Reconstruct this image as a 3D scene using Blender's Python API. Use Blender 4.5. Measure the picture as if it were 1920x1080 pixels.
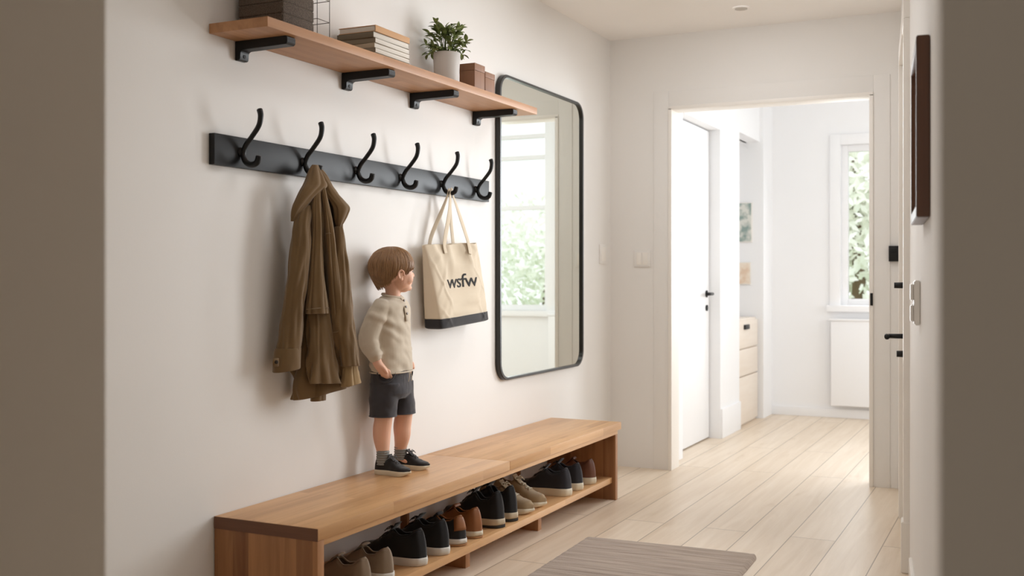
import bpy, bmesh, math, random
from mathutils import Vector, Matrix, noise
random.seed(7)
for o in list(bpy.data.objects): bpy.data.objects.remove(o)
scene = bpy.context.scene
COL = scene.collection
PI = math.pi

# ------------------------------------------------------------------ camera
cam_d = bpy.data.cameras.new('camera'); cam = bpy.data.objects.new('camera', cam_d); COL.objects.link(cam)
cam_d.sensor_width = 36.0
cam_d.lens = 36.0 * 2009.0 / 1920.0
cam_d.shift_y = -(540 - 519.1) / 1920.0
cam.location = (2.2137, 0.0, 1.1)
cam.rotation_euler = (PI / 2, 0, 0.4515)
cam_d.clip_start = 0.05
cam_d.dof.use_dof = True
cam_d.dof.focus_distance = 3.9
cam_d.dof.aperture_fstop = 3.4
scene.camera = cam

# ------------------------------------------------------------------ world, exposure
w = bpy.data.worlds.new('world'); scene.world = w; w.use_nodes = True
nt = w.node_tree
bg = nt.nodes['Background']
bg.inputs['Color'].default_value = (0.93, 0.97, 1.0, 1)
bg.inputs['Strength'].default_value = 1.1
vs = scene.view_settings
vs.view_transform = 'Standard'; vs.look = 'None'; vs.gamma = 1.0; vs.use_curve_mapping = False
vs.exposure = 0.50
scene.cycles.max_bounces = 10
scene.cycles.diffuse_bounces = 7
scene.cycles.sample_clamp_indirect = 8

def area(name, loc, direction, sx, sy, power, color=(1, 1, 1), spread=PI):
    d = bpy.data.lights.new(name, 'AREA'); d.shape = 'RECTANGLE'; d.size = sx; d.size_y = sy
    d.energy = power; d.color = color; d.spread = spread
    o = bpy.data.objects.new(name, d); COL.objects.link(o); o.location = loc
    o.rotation_euler = Vector(direction).to_track_quat('-Z', 'Y').to_euler()
    return o
# daylight entering by the windows of the far room, plus an added side fill
DAY = (0.91, 0.955, 1.0)
area('daylight_back_window', (2.66, 8.55, 1.60), (-0.52, -1, -0.04), 0.95, 1.5, 16, DAY, math.radians(80))
area('daylight_small_window', (1.1, 8.54, 1.5), (0, -1, -0.15), 0.45, 1.3, 4, DAY)
area('added_side_fill', (3.3, 7.3, 1.45), (-1, -0.1, -0.12), 1.8, 1.7, 17, DAY)  # added to brighten the far room; its right wall has no window
# added fill lights at hall door, hall ceiling and rear room; plus the far downlight
area('added_door_fill', (1.60, 4.72, 1.40), (-1, -1.35, -0.16), 0.55, 1.3, 10.5, (0.93, 0.965, 1.0), math.radians(125))  # added fill set in front of the solid door
area('added_ceiling_fill', (1.05, 3.3, 2.42), (0, 0.35, -1), 0.5, 1.6, 6.6, (0.94, 0.965, 1.0))  # added soft fill; no lamp is modelled here
area('far_downlight_light', (0.9, 4.95, 2.44), (0, 0.15, -1), 0.5, 0.5, 4.4, (0.94, 0.965, 1.0))
area('added_rear_fill', (1.2, -2.3, 1.7), (0.1, 1, -0.05), 1.4, 1.2, 6, (0.98, 0.97, 0.95))  # added dim fill for hall ambient; the rear room has no window

# ------------------------------------------------------------------ materials
def new_mat(name):
    m = bpy.data.materials.new(name); m.use_nodes = True
    n = m.node_tree.nodes; l = m.node_tree.links
    return m, n, l, n['Principled BSDF']
def lin(c):
    def f(v):
        v /= 255.0
        return v / 12.92 if v <= 0.04045 else ((v + 0.055) / 1.055) ** 2.4
    return (f(c[0]), f(c[1]), f(c[2]), 1)
def coords(n, l, scale=(1, 1, 1), rot=(0, 0, 0)):
    tc = n.new('ShaderNodeTexCoord'); mp = n.new('ShaderNodeMapping')
    mp.inputs['Scale'].default_value = scale; mp.inputs['Rotation'].default_value = rot
    l.new(tc.outputs['Object'], mp.inputs['Vector'])
    return mp.outputs['Vector']
def plain(name, c, rough=0.6, var=0.06, nscale=6, bump=0.0, bscale=60, metal=0.0, spec=0.5, sheen=0.0, stretch=(1, 1, 1)):
    m, n, l, p = new_mat(name)
    v = coords(n, l, stretch)
    t = n.new('ShaderNodeTexNoise'); t.inputs['Scale'].default_value = nscale; t.inputs['Detail'].default_value = 4
    l.new(v, t.inputs['Vector'])
    r = n.new('ShaderNodeValToRGB')
    b = lin(c)
    r.color_ramp.elements[0].position = 0.3; r.color_ramp.elements[1].position = 0.7
    r.color_ramp.elements[0].color = tuple(max(0, x * (1 - var)) for x in b[:3]) + (1,)
    r.color_ramp.elements[1].color = tuple(min(1, x * (1 + var)) for x in b[:3]) + (1,)
    l.new(t.outputs['Fac'], r.inputs['Fac']); l.new(r.outputs['Color'], p.inputs['Base Color'])
    p.inputs['Roughness'].default_value = rough; p.inputs['Metallic'].default_value = metal
    p.inputs['Specular IOR Level'].default_value = spec
    if sheen: p.inputs['Sheen Weight'].default_value = sheen
    if bump:
        t2 = n.new('ShaderNodeTexNoise'); t2.inputs['Scale'].default_value = bscale; t2.inputs['Detail'].default_value = 3
        l.new(v, t2.inputs['Vector'])
        bp = n.new('ShaderNodeBump'); bp.inputs['Strength'].default_value = bump; bp.inputs['Distance'].default_value = 0.002
        l.new(t2.outputs['Fac'], bp.inputs['Height']); l.new(bp.outputs['Normal'], p.inputs['Normal'])
    return m
def weave(name, c, rough=0.9, var=0.10, sc=900, bump=0.35, sheen=0.3, nscale=5):
    m = plain(name, c, rough, var, nscale, 0, sheen=sheen, spec=0.2)
    n = m.node_tree.nodes; l = m.node_tree.links; p = n['Principled BSDF']
    v = coords(n, l)
    ws = []
    for d in ('Z', 'DIAGONAL'):
        a = n.new('ShaderNodeTexWave'); a.wave_type = 'BANDS'; a.bands_direction = d; a.inputs['Scale'].default_value = sc / 6
        l.new(v, a.inputs['Vector']); ws.append(a)
    mx = n.new('ShaderNodeMath'); mx.operation = 'MULTIPLY'
    l.new(ws[0].outputs['Fac'], mx.inputs[0]); l.new(ws[1].outputs['Fac'], mx.inputs[1])
    nz = n.new('ShaderNodeTexNoise'); nz.inputs['Scale'].default_value = 28; nz.inputs['Detail'].default_value = 3
    l.new(v, nz.inputs['Vector'])
    ad = n.new('ShaderNodeMath'); ad.operation = 'ADD'
    mm = n.new('ShaderNodeMath'); mm.operation = 'MULTIPLY'; mm.inputs[1].default_value = 2.0
    l.new(nz.outputs['Fac'], mm.inputs[0]); l.new(mx.outputs[0], ad.inputs[0]); l.new(mm.outputs[0], ad.inputs[1])
    bp = n.new('ShaderNodeBump'); bp.inputs['Strength'].default_value = bump; bp.inputs['Distance'].default_value = 0.0012
    l.new(ad.outputs[0], bp.inputs['Height']); l.new(bp.outputs['Normal'], p.inputs['Normal'])
    return m
def wood(name, light, dark, axis='y', stave=0.07, length=0.9, across='x', rough=0.45, gap=0.0, knots=0.5, mix=0.5, bump=0.12, spec=0.5, coat=0.0):
    """staves running along `axis`, set side by side along `across`"""
    m, n, l, p = new_mat(name)
    tc = n.new('ShaderNodeTexCoord'); sp = n.new('ShaderNodeSeparateXYZ'); l.new(tc.outputs['Object'], sp.inputs[0])
    cb = n.new('ShaderNodeCombineXYZ')
    third = [a for a in 'xyz' if a not in (axis, across)][0]
    l.new(sp.outputs[axis.upper()], cb.inputs[0]); l.new(sp.outputs[across.upper()], cb.inputs[1]); l.new(sp.outputs[third.upper()], cb.inputs[2])
    br = n.new('ShaderNodeTexBrick'); br.offset = 0.37; br.offset_frequency = 2
    br.inputs['Scale'].default_value = 1.0
    br.inputs['Brick Width'].default_value = length; br.inputs['Row Height'].default_value = stave
    br.inputs['Mortar Size'].default_value = gap; br.inputs['Mortar Smooth'].default_value = 0.2
    br.inputs['Color1'].default_value = (0, 0, 0, 1); br.inputs['Color2'].default_value = (1, 1, 1, 1)
    br.inputs['Mortar'].default_value = (0.5, 0.5, 0.5, 1)
    l.new(cb.outputs[0], br.inputs['Vector'])
    # per-stave shift of the grain
    vm = n.new('ShaderNodeVectorMath'); vm.operation = 'MULTIPLY_ADD'
    vm.inputs[1].default_value = (3.1, 7.7, 5.3)
    l.new(br.outputs['Color'], vm.inputs[0]); l.new(cb.outputs[0], vm.inputs[2])
    mp = n.new('ShaderNodeMapping'); mp.inputs['Scale'].default_value = (1.6, 26, 26); l.new(vm.outputs[0], mp.inputs['Vector'])
    g = n.new('ShaderNodeTexNoise'); g.inputs['Scale'].default_value = 1.0; g.inputs['Detail'].default_value = 6; g.inputs['Roughness'].default_value = 0.6
    g.inputs['Distortion'].default_value = 0.6
    l.new(mp.outputs[0], g.inputs['Vector'])
    mp2 = n.new('ShaderNodeMapping'); mp2.inputs['Scale'].default_value = (3.2, 11, 11); l.new(vm.outputs[0], mp2.inputs['Vector'])
    k = n.new('ShaderNodeTexNoise'); k.inputs['Scale'].default_value = 1.0; k.inputs['Detail'].default_value = 2
    l.new(mp2.outputs[0], k.inputs['Vector'])
    kr = n.new('ShaderNodeValToRGB'); kr.color_ramp.elements[0].position = 0.66; kr.color_ramp.elements[0].color = (0, 0, 0, 1)
    kr.color_ramp.elements[1].position = 0.80; kr.color_ramp.elements[1].color = (knots,) * 3 + (1,)
    l.new(k.outputs['Fac'], kr.inputs['Fac'])
    # fac = 0.45*grain + mix*stave + knots
    m1 = n.new('ShaderNodeMath'); m1.operation = 'MULTIPLY'; m1.inputs[1].default_value = mix; l.new(br.outputs['Color'], m1.inputs[0])
    gr = n.new('ShaderNodeMapRange'); gr.inputs['From Min'].default_value = 0.3; gr.inputs['From Max'].default_value = 0.7
    gr.inputs['To Max'].default_value = 0.5; l.new(g.outputs['Fac'], gr.inputs['Value'])
    m2 = n.new('ShaderNodeMath'); m2.operation = 'ADD'; l.new(m1.outputs[0], m2.inputs[0]); l.new(gr.outputs[0], m2.inputs[1])
    m3 = n.new('ShaderNodeMath'); m3.operation = 'ADD'; m3.use_clamp = True; l.new(m2.outputs[0], m3.inputs[0]); l.new(kr.outputs['Color'], m3.inputs[1])
    cr = n.new('ShaderNodeValToRGB'); cr.color_ramp.elements[0].color = lin(light); cr.color_ramp.elements[1].color = lin(dark)
    l.new(m3.outputs[0], cr.inputs['Fac'])
    out = cr.outputs['Color']
    if gap:
        mxn = n.new('ShaderNodeMixRGB'); mxn.inputs['Color2'].default_value = tuple(x * 0.55 for x in lin(dark)[:3]) + (1,)
        l.new(br.outputs['Fac'], mxn.inputs['Fac']); l.new(out, mxn.inputs['Color1']); out = mxn.outputs['Color']
    l.new(out, p.inputs['Base Color'])
    p.inputs['Roughness'].default_value = rough; p.inputs['Specular IOR Level'].default_value = spec
    if coat: p.inputs['Coat Weight'].default_value = coat; p.inputs['Coat Roughness'].default_value = 0.25
    bp = n.new('ShaderNodeBump'); bp.inputs['Strength'].default_value = bump; bp.inputs['Distance'].default_value = 0.001
    l.new(g.outputs['Fac'], bp.inputs['Height']); l.new(bp.outputs['Normal'], p.inputs['Normal'])
    return m

M = {}
M['wall'] = plain('wall_paint', (235, 232, 228), 0.75, 0.012, 1.5, 0.08, 220)
M['wall_white'] = plain('white_paint', (240, 240, 241), 0.7, 0.01, 1.5, 0.05, 200)
M['trim'] = plain('trim_paint', (240, 235, 228), 0.45, 0.01, 2)
M['ceil'] = plain('ceiling_paint', (248, 244, 240), 0.85, 0.01, 2)
M['floor'] = wood('oak_plank_floor', (234, 219, 200), (204, 182, 156), 'y', 0.185, 2.3, 'x', rough=0.38, gap=0.0022, knots=0.35, mix=0.35, bump=0.05)
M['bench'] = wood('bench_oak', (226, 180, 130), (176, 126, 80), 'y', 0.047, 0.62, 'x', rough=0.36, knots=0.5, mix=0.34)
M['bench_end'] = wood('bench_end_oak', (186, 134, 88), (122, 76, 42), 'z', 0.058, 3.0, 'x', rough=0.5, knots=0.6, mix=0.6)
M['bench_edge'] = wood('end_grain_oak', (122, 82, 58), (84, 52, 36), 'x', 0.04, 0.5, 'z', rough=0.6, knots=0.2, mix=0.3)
M['shelf'] = wood('shelf_oak', (200, 150, 108), (152, 106, 70), 'y', 0.055, 0.8, 'x', rough=0.45, knots=0.45, mix=0.4)
M['block'] = wood('walnut_block', (150, 106, 76), (112, 74, 50), 'z', 0.03, 0.5, 'y', rough=0.55, knots=0.2, mix=0.25)
M['pine'] = wood('pale_drawer_wood', (232, 222, 210), (222, 208, 194), 'y', 0.2, 2, 'z', rough=0.5, knots=0.2, mix=0.2)
M['frame_wood'] = wood('dark_frame_wood', (104, 66, 42), (66, 40, 25), 'z', 0.05, 2, 'y', rough=0.4, knots=0.2, mix=0.2)
M['black'] = plain('satin_black_metal', (18, 17, 16), 0.42, 0.05, 20, spec=0.35)
M['rail'] = plain('charcoal_rail_paint', (14, 14, 15), 0.44, 0.03, 8, spec=0.34)
M['mirror_frame'] = plain('black_mirror_frame', (34, 31, 27), 0.35, 0.03, 8)
M['plastic'] = plain('white_plastic', (236, 232, 226), 0.35, 0.01)
M['rug'] = None
M['basket'] = None
m, n, l, p = new_mat('mirror_glass'); p.inputs['Metallic'].default_value = 1; p.inputs['Roughness'].default_value = 0.008
p.inputs['Base Color'].default_value = (0.86, 0.89, 0.84, 1); M['mirror'] = m
m, n, l, p = new_mat('window_glass')
tr = n.new('ShaderNodeBsdfTransparent'); gl = n.new('ShaderNodeBsdfGlossy'); gl.inputs['Roughness'].default_value = 0.02
fr = n.new('ShaderNodeFresnel'); fr.inputs['IOR'].default_value = 1.3; mxs = n.new('ShaderNodeMixShader')
l.new(fr.outputs[0], mxs.inputs[0]); l.new(tr.outputs[0], mxs.inputs[1]); l.new(gl.outputs[0], mxs.inputs[2])
l.new(mxs.outputs[0], n['Material Output'].inputs['Surface']); M['glass'] = m

# ------------------------------------------------------------------ helpers
def tag(o, label=None, cat=None, group=None, kind=None):
    if label: o['label'] = label
    if cat: o['category'] = cat
    if group: o['group'] = group
    if kind: o['kind'] = kind
    return o
def empty(name, loc=(0, 0, 0), rz=0.0, label=None, cat=None, group=None, parent=None, rot=None):
    o = bpy.data.objects.new(name, None); COL.objects.link(o)
    o.location = loc; o.rotation_euler = rot if rot else (0, 0, rz); o.empty_display_size = 0.05
    if parent: o.parent = parent
    return tag(o, label, cat, group)
def xf(o):
    m = o.matrix_basis.copy()
    while o.parent: o = o.parent; m = o.matrix_basis @ m
    return m
def link(name, me, mat=None, parent=None, world=False, smooth=True, kind=None, sharp=None):
    if mat is not None:
        me.materials.clear()
        for mm in (mat if isinstance(mat, (list, tuple)) else [mat]): me.materials.append(mm)
    if world and parent is not None: me.transform(xf(parent).inverted())
    for pl in me.polygons: pl.use_smooth = smooth
    if smooth and sharp: me.set_sharp_from_angle(angle=math.radians(sharp))
    o = bpy.data.objects.new(name, me); COL.objects.link(o)
    if parent is not None: o.parent = parent
    if kind: o['kind'] = kind
    me.update()
    return o
def mesh(verts, faces):
    me = bpy.data.meshes.new('m'); me.from_pydata([tuple(v) for v in verts], [], faces); me.update(); return me
def from_bm(bm):
    me = bpy.data.meshes.new('m'); bm.normal_update(); bm.to_mesh(me); bm.free(); return me
def boxes(name, lst, mat, parent=None, bevel=0.0, world=False, kind=None, seg=2):
    """lst of (x0,x1,y0,y1,z0,z1)"""
    bm = bmesh.new()
    for (x0, x1, y0, y1, z0, z1) in lst:
        r = bmesh.ops.create_cube(bm, size=1.0)
        bmesh.ops.scale(bm, vec=(x1 - x0, y1 - y0, z1 - z0), verts=r['verts'])
        bmesh.ops.translate(bm, vec=((x0 + x1) / 2, (y0 + y1) / 2, (z0 + z1) / 2), verts=r['verts'])
    if bevel: bmesh.ops.bevel(bm, geom=list(bm.edges), offset=bevel, segments=seg, affect='EDGES', profile=0.6)
    return link(name, from_bm(bm), mat, parent, world, smooth=bool(bevel), kind=kind, sharp=40)
def prism(name, pts, z0, z1, mat, parent=None, world=False, bevel=0.0, smooth=True, kind=None):
    bm = bmesh.new(); n = len(pts)
    a = [bm.verts.new((x, y, z0)) for x, y in pts]; b = [bm.verts.new((x, y, z1)) for x, y in pts]
    bm.faces.new(a[::-1]); bm.faces.new(b)
    for i in range(n): bm.faces.new((a[i], a[(i + 1) % n], b[(i + 1) % n], b[i]))
    if bevel: bmesh.ops.bevel(bm, geom=[e for e in bm.edges if abs(e.verts[0].co.z - e.verts[1].co.z) < 1e-6], offset=bevel, segments=3, affect='EDGES')
    return link(name, from_bm(bm), mat, parent, world, smooth=smooth, kind=kind, sharp=45)
def loft_data(rings, cap=True):
    n = len(rings[0]); V = [tuple(p) for r in rings for p in r]; F = []
    for i in range(len(rings) - 1):
        for j in range(n):
            F.append((i * n + j, i * n + (j + 1) % n, (i + 1) * n + (j + 1) % n, (i + 1) * n + j))
    if cap:
        F.append(tuple(range(n))[::-1]); k = (len(rings) - 1) * n; F.append(tuple(range(k, k + n)))
    return V, F
def catmull(pts, m):
    """pts: list of tuples, returns smooth resampling with m steps per span"""
    P = [Vector(p) if len(p) <= 4 else p for p in pts]; out = []
    P = [list(p) for p in pts]; n = len(P)
    for i in range(n - 1):
        p0 = P[max(i - 1, 0)]; p1 = P[i]; p2 = P[i + 1]; p3 = P[min(i + 2, n - 1)]
        for k in range(m):
            t = k / m
            out.append([0.5 * (2 * b + (c - a) * t + (2 * a - 5 * b + 4 * c - d) * t * t + (-a + 3 * b - 3 * c + d) * t ** 3) for a, b, c, d in zip(p0, p1, p2, p3)])
    out.append(P[-1]); return out
def tube_data(pts, radii, seg=12, flat=1.0, up=None, closed=False):
    P = [Vector(p) for p in pts]; n = len(P); rings = []
    if not hasattr(radii, '__len__'): radii = [radii] * n
    t0 = (P[1] - P[0]).normalized()
    nrm = Vector(up) if up else (Vector((0, 0, 1)) if abs(t0.z) < 0.9 else Vector((1, 0, 0)))
    for i in range(n):
        if closed: t = P[(i + 1) % n] - P[i - 1]
        else: t = P[min(i + 1, n - 1)] - P[max(i - 1, 0)]
        t.normalize()
        nrm = (nrm - t * nrm.dot(t)); nrm = nrm.normalized() if nrm.length > 1e-6 else t.orthogonal().normalized()
        b = t.cross(nrm)
        rings.append([P[i] + (nrm * math.cos(a) * flat + b * math.sin(a)) * radii[i] for a in [2 * PI * k / seg for k in range(seg)]])
    if closed:
        V, F = loft_data(rings + [rings[0]], cap=False); return V, F
    return loft_data(rings)
def join_data(parts):
    V = []; F = []
    for v, f in parts:
        k = len(V); V += [tuple(p) for p in v]; F += [tuple(i + k for i in q) for q in f]
    return V, F
def tubes(name, lst, mat, parent=None, world=False, **kw):
    V, F = join_data([tube_data(p, r, **kw) for p, r in lst]); return link(name, mesh(V, F), mat, parent, world)
def ell_data(c, r, rot=None, su=28, sv=18, pw=1.0):
    V = []; F = []
    R = rot if rot else Matrix.Identity(3)
    for i in range(sv + 1):
        a = PI * i / sv
        for j in range(su):
            b = 2 * PI * j / su
            V.append(Vector(c) + R @ Vector((r[0] * math.sin(a) * math.cos(b), r[1] * math.sin(a) * math.sin(b), r[2] * math.cos(a))))
    for i in range(sv):
        for j in range(su):
            F.append((i * su + j, (i + 1) * su + j, (i + 1) * su + (j + 1) % su, i * su + (j + 1) % su))
    return V, F
def capsule(pts, seg=20, per=6):
    """pts: list of (x,y,z,r): smooth tapered limb with rounded ends"""
    Q = catmull(pts, per)
    P = [Vector(q[:3]) for q in Q]; R = [q[3] for q in Q]
    t0 = (P[0] - P[1]).normalized(); t1 = (P[-1] - P[-2]).normalized()
    pre = [(P[0] + t0 * R[0] * math.sin(a), R[0] * math.cos(a)) for a in (1.35, 1.0, 0.6, 0.3)]
    post = [(P[-1] + t1 * R[-1] * math.sin(a), R[-1] * math.cos(a)) for a in (0.3, 0.6, 1.0, 1.35)]
    PP = [p for p, _ in pre] + P + [p for p, _ in post]; RR = [max(r, 1e-4) for _, r in pre] + R + [max(r, 1e-4) for _, r in post]
    return tube_data(PP, RR, seg=seg)
def remesh(parts, voxel, smooth=6, factor=0.5):
    V, F = join_data(parts); me = mesh(V, F)
    bm = bmesh.new(); bm.from_mesh(me); bmesh.ops.remove_doubles(bm, verts=bm.verts, dist=1e-6); bmesh.ops.recalc_face_normals(bm, faces=bm.faces); bm.to_mesh(me); bm.free()
    o = bpy.data.objects.new('tmp', me); COL.objects.link(o)
    a = o.modifiers.new('r', 'REMESH'); a.mode = 'VOXEL'; a.voxel_size = voxel; a.adaptivity = 0
    b = o.modifiers.new('s', 'SMOOTH'); b.iterations = smooth; b.factor = factor
    dg = bpy.context.evaluated_depsgraph_get(); dg.update()
    out = bpy.data.meshes.new_from_object(o.evaluated_get(dg))
    bpy.data.objects.remove(o); return out
def displace(me, fn):
    me.update()
    ns = [v.normal.copy() for v in me.vertices]
    for v, nn in zip(me.vertices, ns): v.co = v.co + fn(v.co, nn)
    me.update(); return me

# ================================================================== STRUCTURE
def struct(name, lst, mat, bevel=0.0, parent=None): return boxes(name, lst, mat, parent, bevel, kind=None if parent else 'structure')
FY = 5.88; CZ = 2.479
struct('floor', [(-0.6, 4.2, -3.4, 9.0, -0.06, 0.0)], M['floor'])
struct('ceiling', [(-0.12, 3.2, 1.02, FY + 0.12, CZ, CZ + 0.08)], M['ceil'])
struct('ceiling_rear_room', [(-0.6, 4.2, -3.4, 1.02, CZ + .1, CZ + 0.18)], M['ceil'])
struct('ceiling_far_room', [(-0.3, 3.6, FY + 0.12, 8.85, 2.75, 2.83)], M['wall_white'])
struct('wall_left', [(-0.12, 0.0, 1.02, FY, 0.0, CZ)], M['wall'])
DL, DR, DZ = 0.367, 1.456, 2.0565
struct('wall_far', [(-0.12, DL, FY, FY + 0.12, 0, 2.75), (DR, 3.6, FY, FY + 0.12, 0, 2.75), (DL, DR, FY, FY + 0.12, DZ, 2.75)], M['wall'])
# flush casing of the far opening
struct('trim_1', [(DL - 0.10, DL - 0.012, FY - 0.006, FY, 0, DZ + 0.10), (DR + 0.012, DR + 0.095, FY - 0.006, FY, 0, DZ + 0.10), (DL - 0.012, DR + 0.012, FY - 0.006, FY, DZ + 0.012, DZ + 0.10)], M['wall'], 0.002)
struct('trim_2', [(DL - 0.012, DL + 0.008, FY - 0.014, FY + 0.13, 0, DZ), (DR - 0.008, DR + 0.012, FY - 0.014, FY + 0.13, 0, DZ), (DL - 0.012, DR + 0.012, FY - 0.014, FY + 0.13, DZ - 0.008, DZ + 0.012)], M['trim'], 0.002)
# cross wall with the doorway the picture is taken through
struct('wall_near', [(-0.6, 1.133, 0.80, 1.02, 0, CZ + .1), (2.156, 4.2, 0.80, 1.02, 0, CZ + .1)], plain('near_wall_paint', (216, 208, 196), 0.8, 0.02, 2))
# rear room shell (behind the camera)
struct('wall_rear_left', [(-0.72, -0.6, -3.4, 0.9, 0, CZ + .1)], M['wall'])
struct('wall_rear_right', [(4.2, 4.32, -3.4, 0.9, 0, CZ + .1)], M['wall'])
struct('wall_rear_back', [(-0.6, 4.2, -3.52, -3.4, 0, CZ + .1)], M['wall'])

# right wall: slightly out of parallel
RW0 = Vector((1.603, 5.88, 0)); RS = -0.12296
rdir = Vector((-RS, -1, 0)).normalized()        # runs towards the camera
RANG = math.atan2(rdir.y, rdir.x)
def RP(y, off=0.0):                             # world point on the right wall at depth y, off = into the hall
    s = (5.88 - y)
    nrm = Vector((-1, -RS * -1, 0)); nrm = Vector((rdir.y, -rdir.x, 0)).normalized()
    if nrm.x > 0: nrm = -nrm
    return Vector((1.603 + (-RS) * s, y, 0)) + nrm * off
def rbox(name, lst, mat, parent=None, bevel=0.0, kind=None):
    """(y0,y1,off0,off1,z0,z1) along the right wall; off>0 into the hall"""
    bm = bmesh.new()
    for (y0, y1, o0, o1, z0, z1) in lst:
        q = [RP(y0, o0), RP(y1, o0), RP(y1, o1), RP(y0, o1)]
        a = [bm.verts.new((v.x, v.y, z0)) for v in q]; b = [bm.verts.new((v.x, v.y, z1)) for v in q]
        bm.faces.new(a); bm.faces.new(b[::-1])
        for i in range(4): bm.faces.new((a[i], b[i], b[(i + 1) % 4], a[(i + 1) % 4]))
    bmesh.ops.recalc_face_normals(bm, faces=bm.faces)
    if bevel: bmesh.ops.bevel(bm, geom=list(bm.edges), offset=bevel, segments=2, affect='EDGES')
    return link(name, from_bm(bm), mat, parent, parent is not None, smooth=bool(bevel), kind=kind, sharp=40)
DY0, DY1 = 4.30, 5.15
rbox('wall_right', [(5.88, DY1, 0, -0.12, 0, CZ), (DY0, 1.02, 0, -0.12, 0, CZ), (DY1, DY0, 0, -0.12, 2.06, CZ)], M['wall'], kind='structure')
rbox('baseboard_right', [(3.9, 1.02, 0.0, 0.012, 0, 0.14), (5.88, DY1 + 0.09, 0.0, 0.012, 0, 0.14)], M['trim'], bevel=0.003, kind='structure')
rbox('trim_3', [(DY0 - 0.085, DY0, -0.02, 0.022, 0, 2.06), (DY1, DY1 + 0.085, -0.02, 0.022, 0, 2.06), (DY0 - 0.085, DY1 + 0.085, -0.02, 0.022, 2.06, 2.145),
                (DY0 - 0.09, DY0 + 0.002, -0.02, 0.03, 0, 0.19)], M['trim'], bevel=0.003, kind='structure')
d1 = rbox('door_1', [(DY1 - 0.004, DY0 + 0.004, -0.045, -0.005, 0.008, 2.05)], M['trim'], bevel=0.002, kind='structure')
def lever(parent, y, z, out=0.05, ln=0.0, r=0.011, name='door_handle'):
    a = RP(y, -0.006); b = RP(y, out); c = RP(y - ln, out) if ln else None
    pts = [(a.x, a.y, z), (b.x, b.y, z)] + ([(c.x, c.y, z)] if c else [])
    V1 = tube_data([pts[0], pts[1]], [r, r * 0.9], seg=14)
    e = RP(y, 0.002); V2 = tube_data([(a.x, a.y, z), (e.x, e.y, z)], 0.024, seg=20)
    parts = [V1, V2]
    if c: parts.append(tube_data([pts[1], pts[2]], r, seg=12))
    V, F = join_data(parts)
    return link(name, mesh(V, F), M['black'], parent, True)
rbox('added_door_pane', [(DY1 - 0.15, DY0 + 0.15, -0.006, -0.003, 0.75, 1.92)], plain('added_pane_white', (235, 238, 240), 0.3, 0.01), d1)  # pane added to go with the door fill; the door is solid
lever(d1, 4.93, 0.842, 0.075, 0.09)
lever(d1, 4.93, 0.765, 0.035, 0, 0.015, 'thumb_turn')
lever(d1, 4.93, 1.063, 0.045, 0, 0.014, 'bolt_knob')

# switches / thermostat
def plate(name, label, cat, lst_body, lst_rock, mat, rockmat, group=None):
    xs = lst_body[0]
    t = empty(name, ((xs[0] + xs[1]) / 2, (xs[2] + xs[3]) / 2, xs[4]), 0, label, cat, group)
    boxes('plate', lst_body, mat, t, 0.002, world=True); boxes('rocker', lst_rock, rockmat, t, 0.0015, world=True)
    return t
plate('light_switch', 'faint white switch plate on the far wall left of the opening', 'switch', [(0.150, 0.247, FY - 0.008, FY - 0.0002, 1.158, 1.251)], [(0.165, 0.195, FY - 0.012, FY - 0.007, 1.17, 1.24), (0.202, 0.232, FY - 0.012, FY - 0.007, 1.17, 1.24)], M['wall'], M['trim'])
plate('light_switch', 'narrow white switch on the left wall in the corner past the mirror', 'switch', [(0.0002, 0.008, 5.70, 5.80, 1.175, 1.285)], [(0.007, 0.011, 5.715, 5.785, 1.19, 1.27)], M['wall'], M['trim'])
plate('thermostat', 'small square black wall control right of the opening', 'thermostat', [(1.546, 1.597, FY - 0.02, FY - 0.0002, 1.18, 1.261)], [(1.555, 1.588, FY - 0.023, FY - 0.019, 1.225, 1.25)], M['black'], M['rail'])
sw = empty('light_switch', (RP(3.17).x, RP(3.17).y, 0.966), 0, 'white double rocker light switch on the right wall below the wooden frame', 'switch')
rbox('plate', [(3.24, 3.15, 0.0002, 0.017, 0.966, 1.09)], M['plastic'], sw, 0.003)
rbox('rocker', [(3.23, 3.16, 0.016, 0.026, 1.032, 1.083)], M['plastic'], sw, 0.004)
rbox('rocker', [(3.23, 3.16, 0.016, 0.026, 0.973, 1.024)], M['plastic'], sw, 0.004)
# strike plate on the right jamb
sp = empty('latch_plate', (DR, FY, 0.95))
boxes('jamb_plate', [(DR - 0.011, DR - 0.0082, 5.925, 5.965, 0.95, 1.015)], M['black'], sp, world=True)
boxes('edge_plate', [(DR - 0.002, DR + 0.0115, FY - 0.018, FY - 0.0142, 0.95, 1.015)], M['black'], sp, world=True)
tag(sp, 'small black latch plate on the right jamb of the far opening', 'latch plate')
# downlight
V, F = join_data([tube_data([(0.875, 5.45, CZ - 0.006), (0.875, 5.45, CZ)], 0.045, seg=32, up=(1, 0, 0))])
dl = empty('downlight', (0.875, 5.45, CZ), 0, 'round white recessed spotlight in the hall ceiling', 'ceiling light')
link('rim', mesh(V, F), M['ceil'], dl, True, sharp=40)
V, F = tube_data([(0.875, 5.45, CZ - 0.008), (0.875, 5.45, CZ - 0.005)], 0.032, seg=32, up=(1, 0, 0))
link('lens', mesh(V, F), plain('lamp_lens', (190, 182, 172), 0.4), dl, True, sharp=40)

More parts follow.
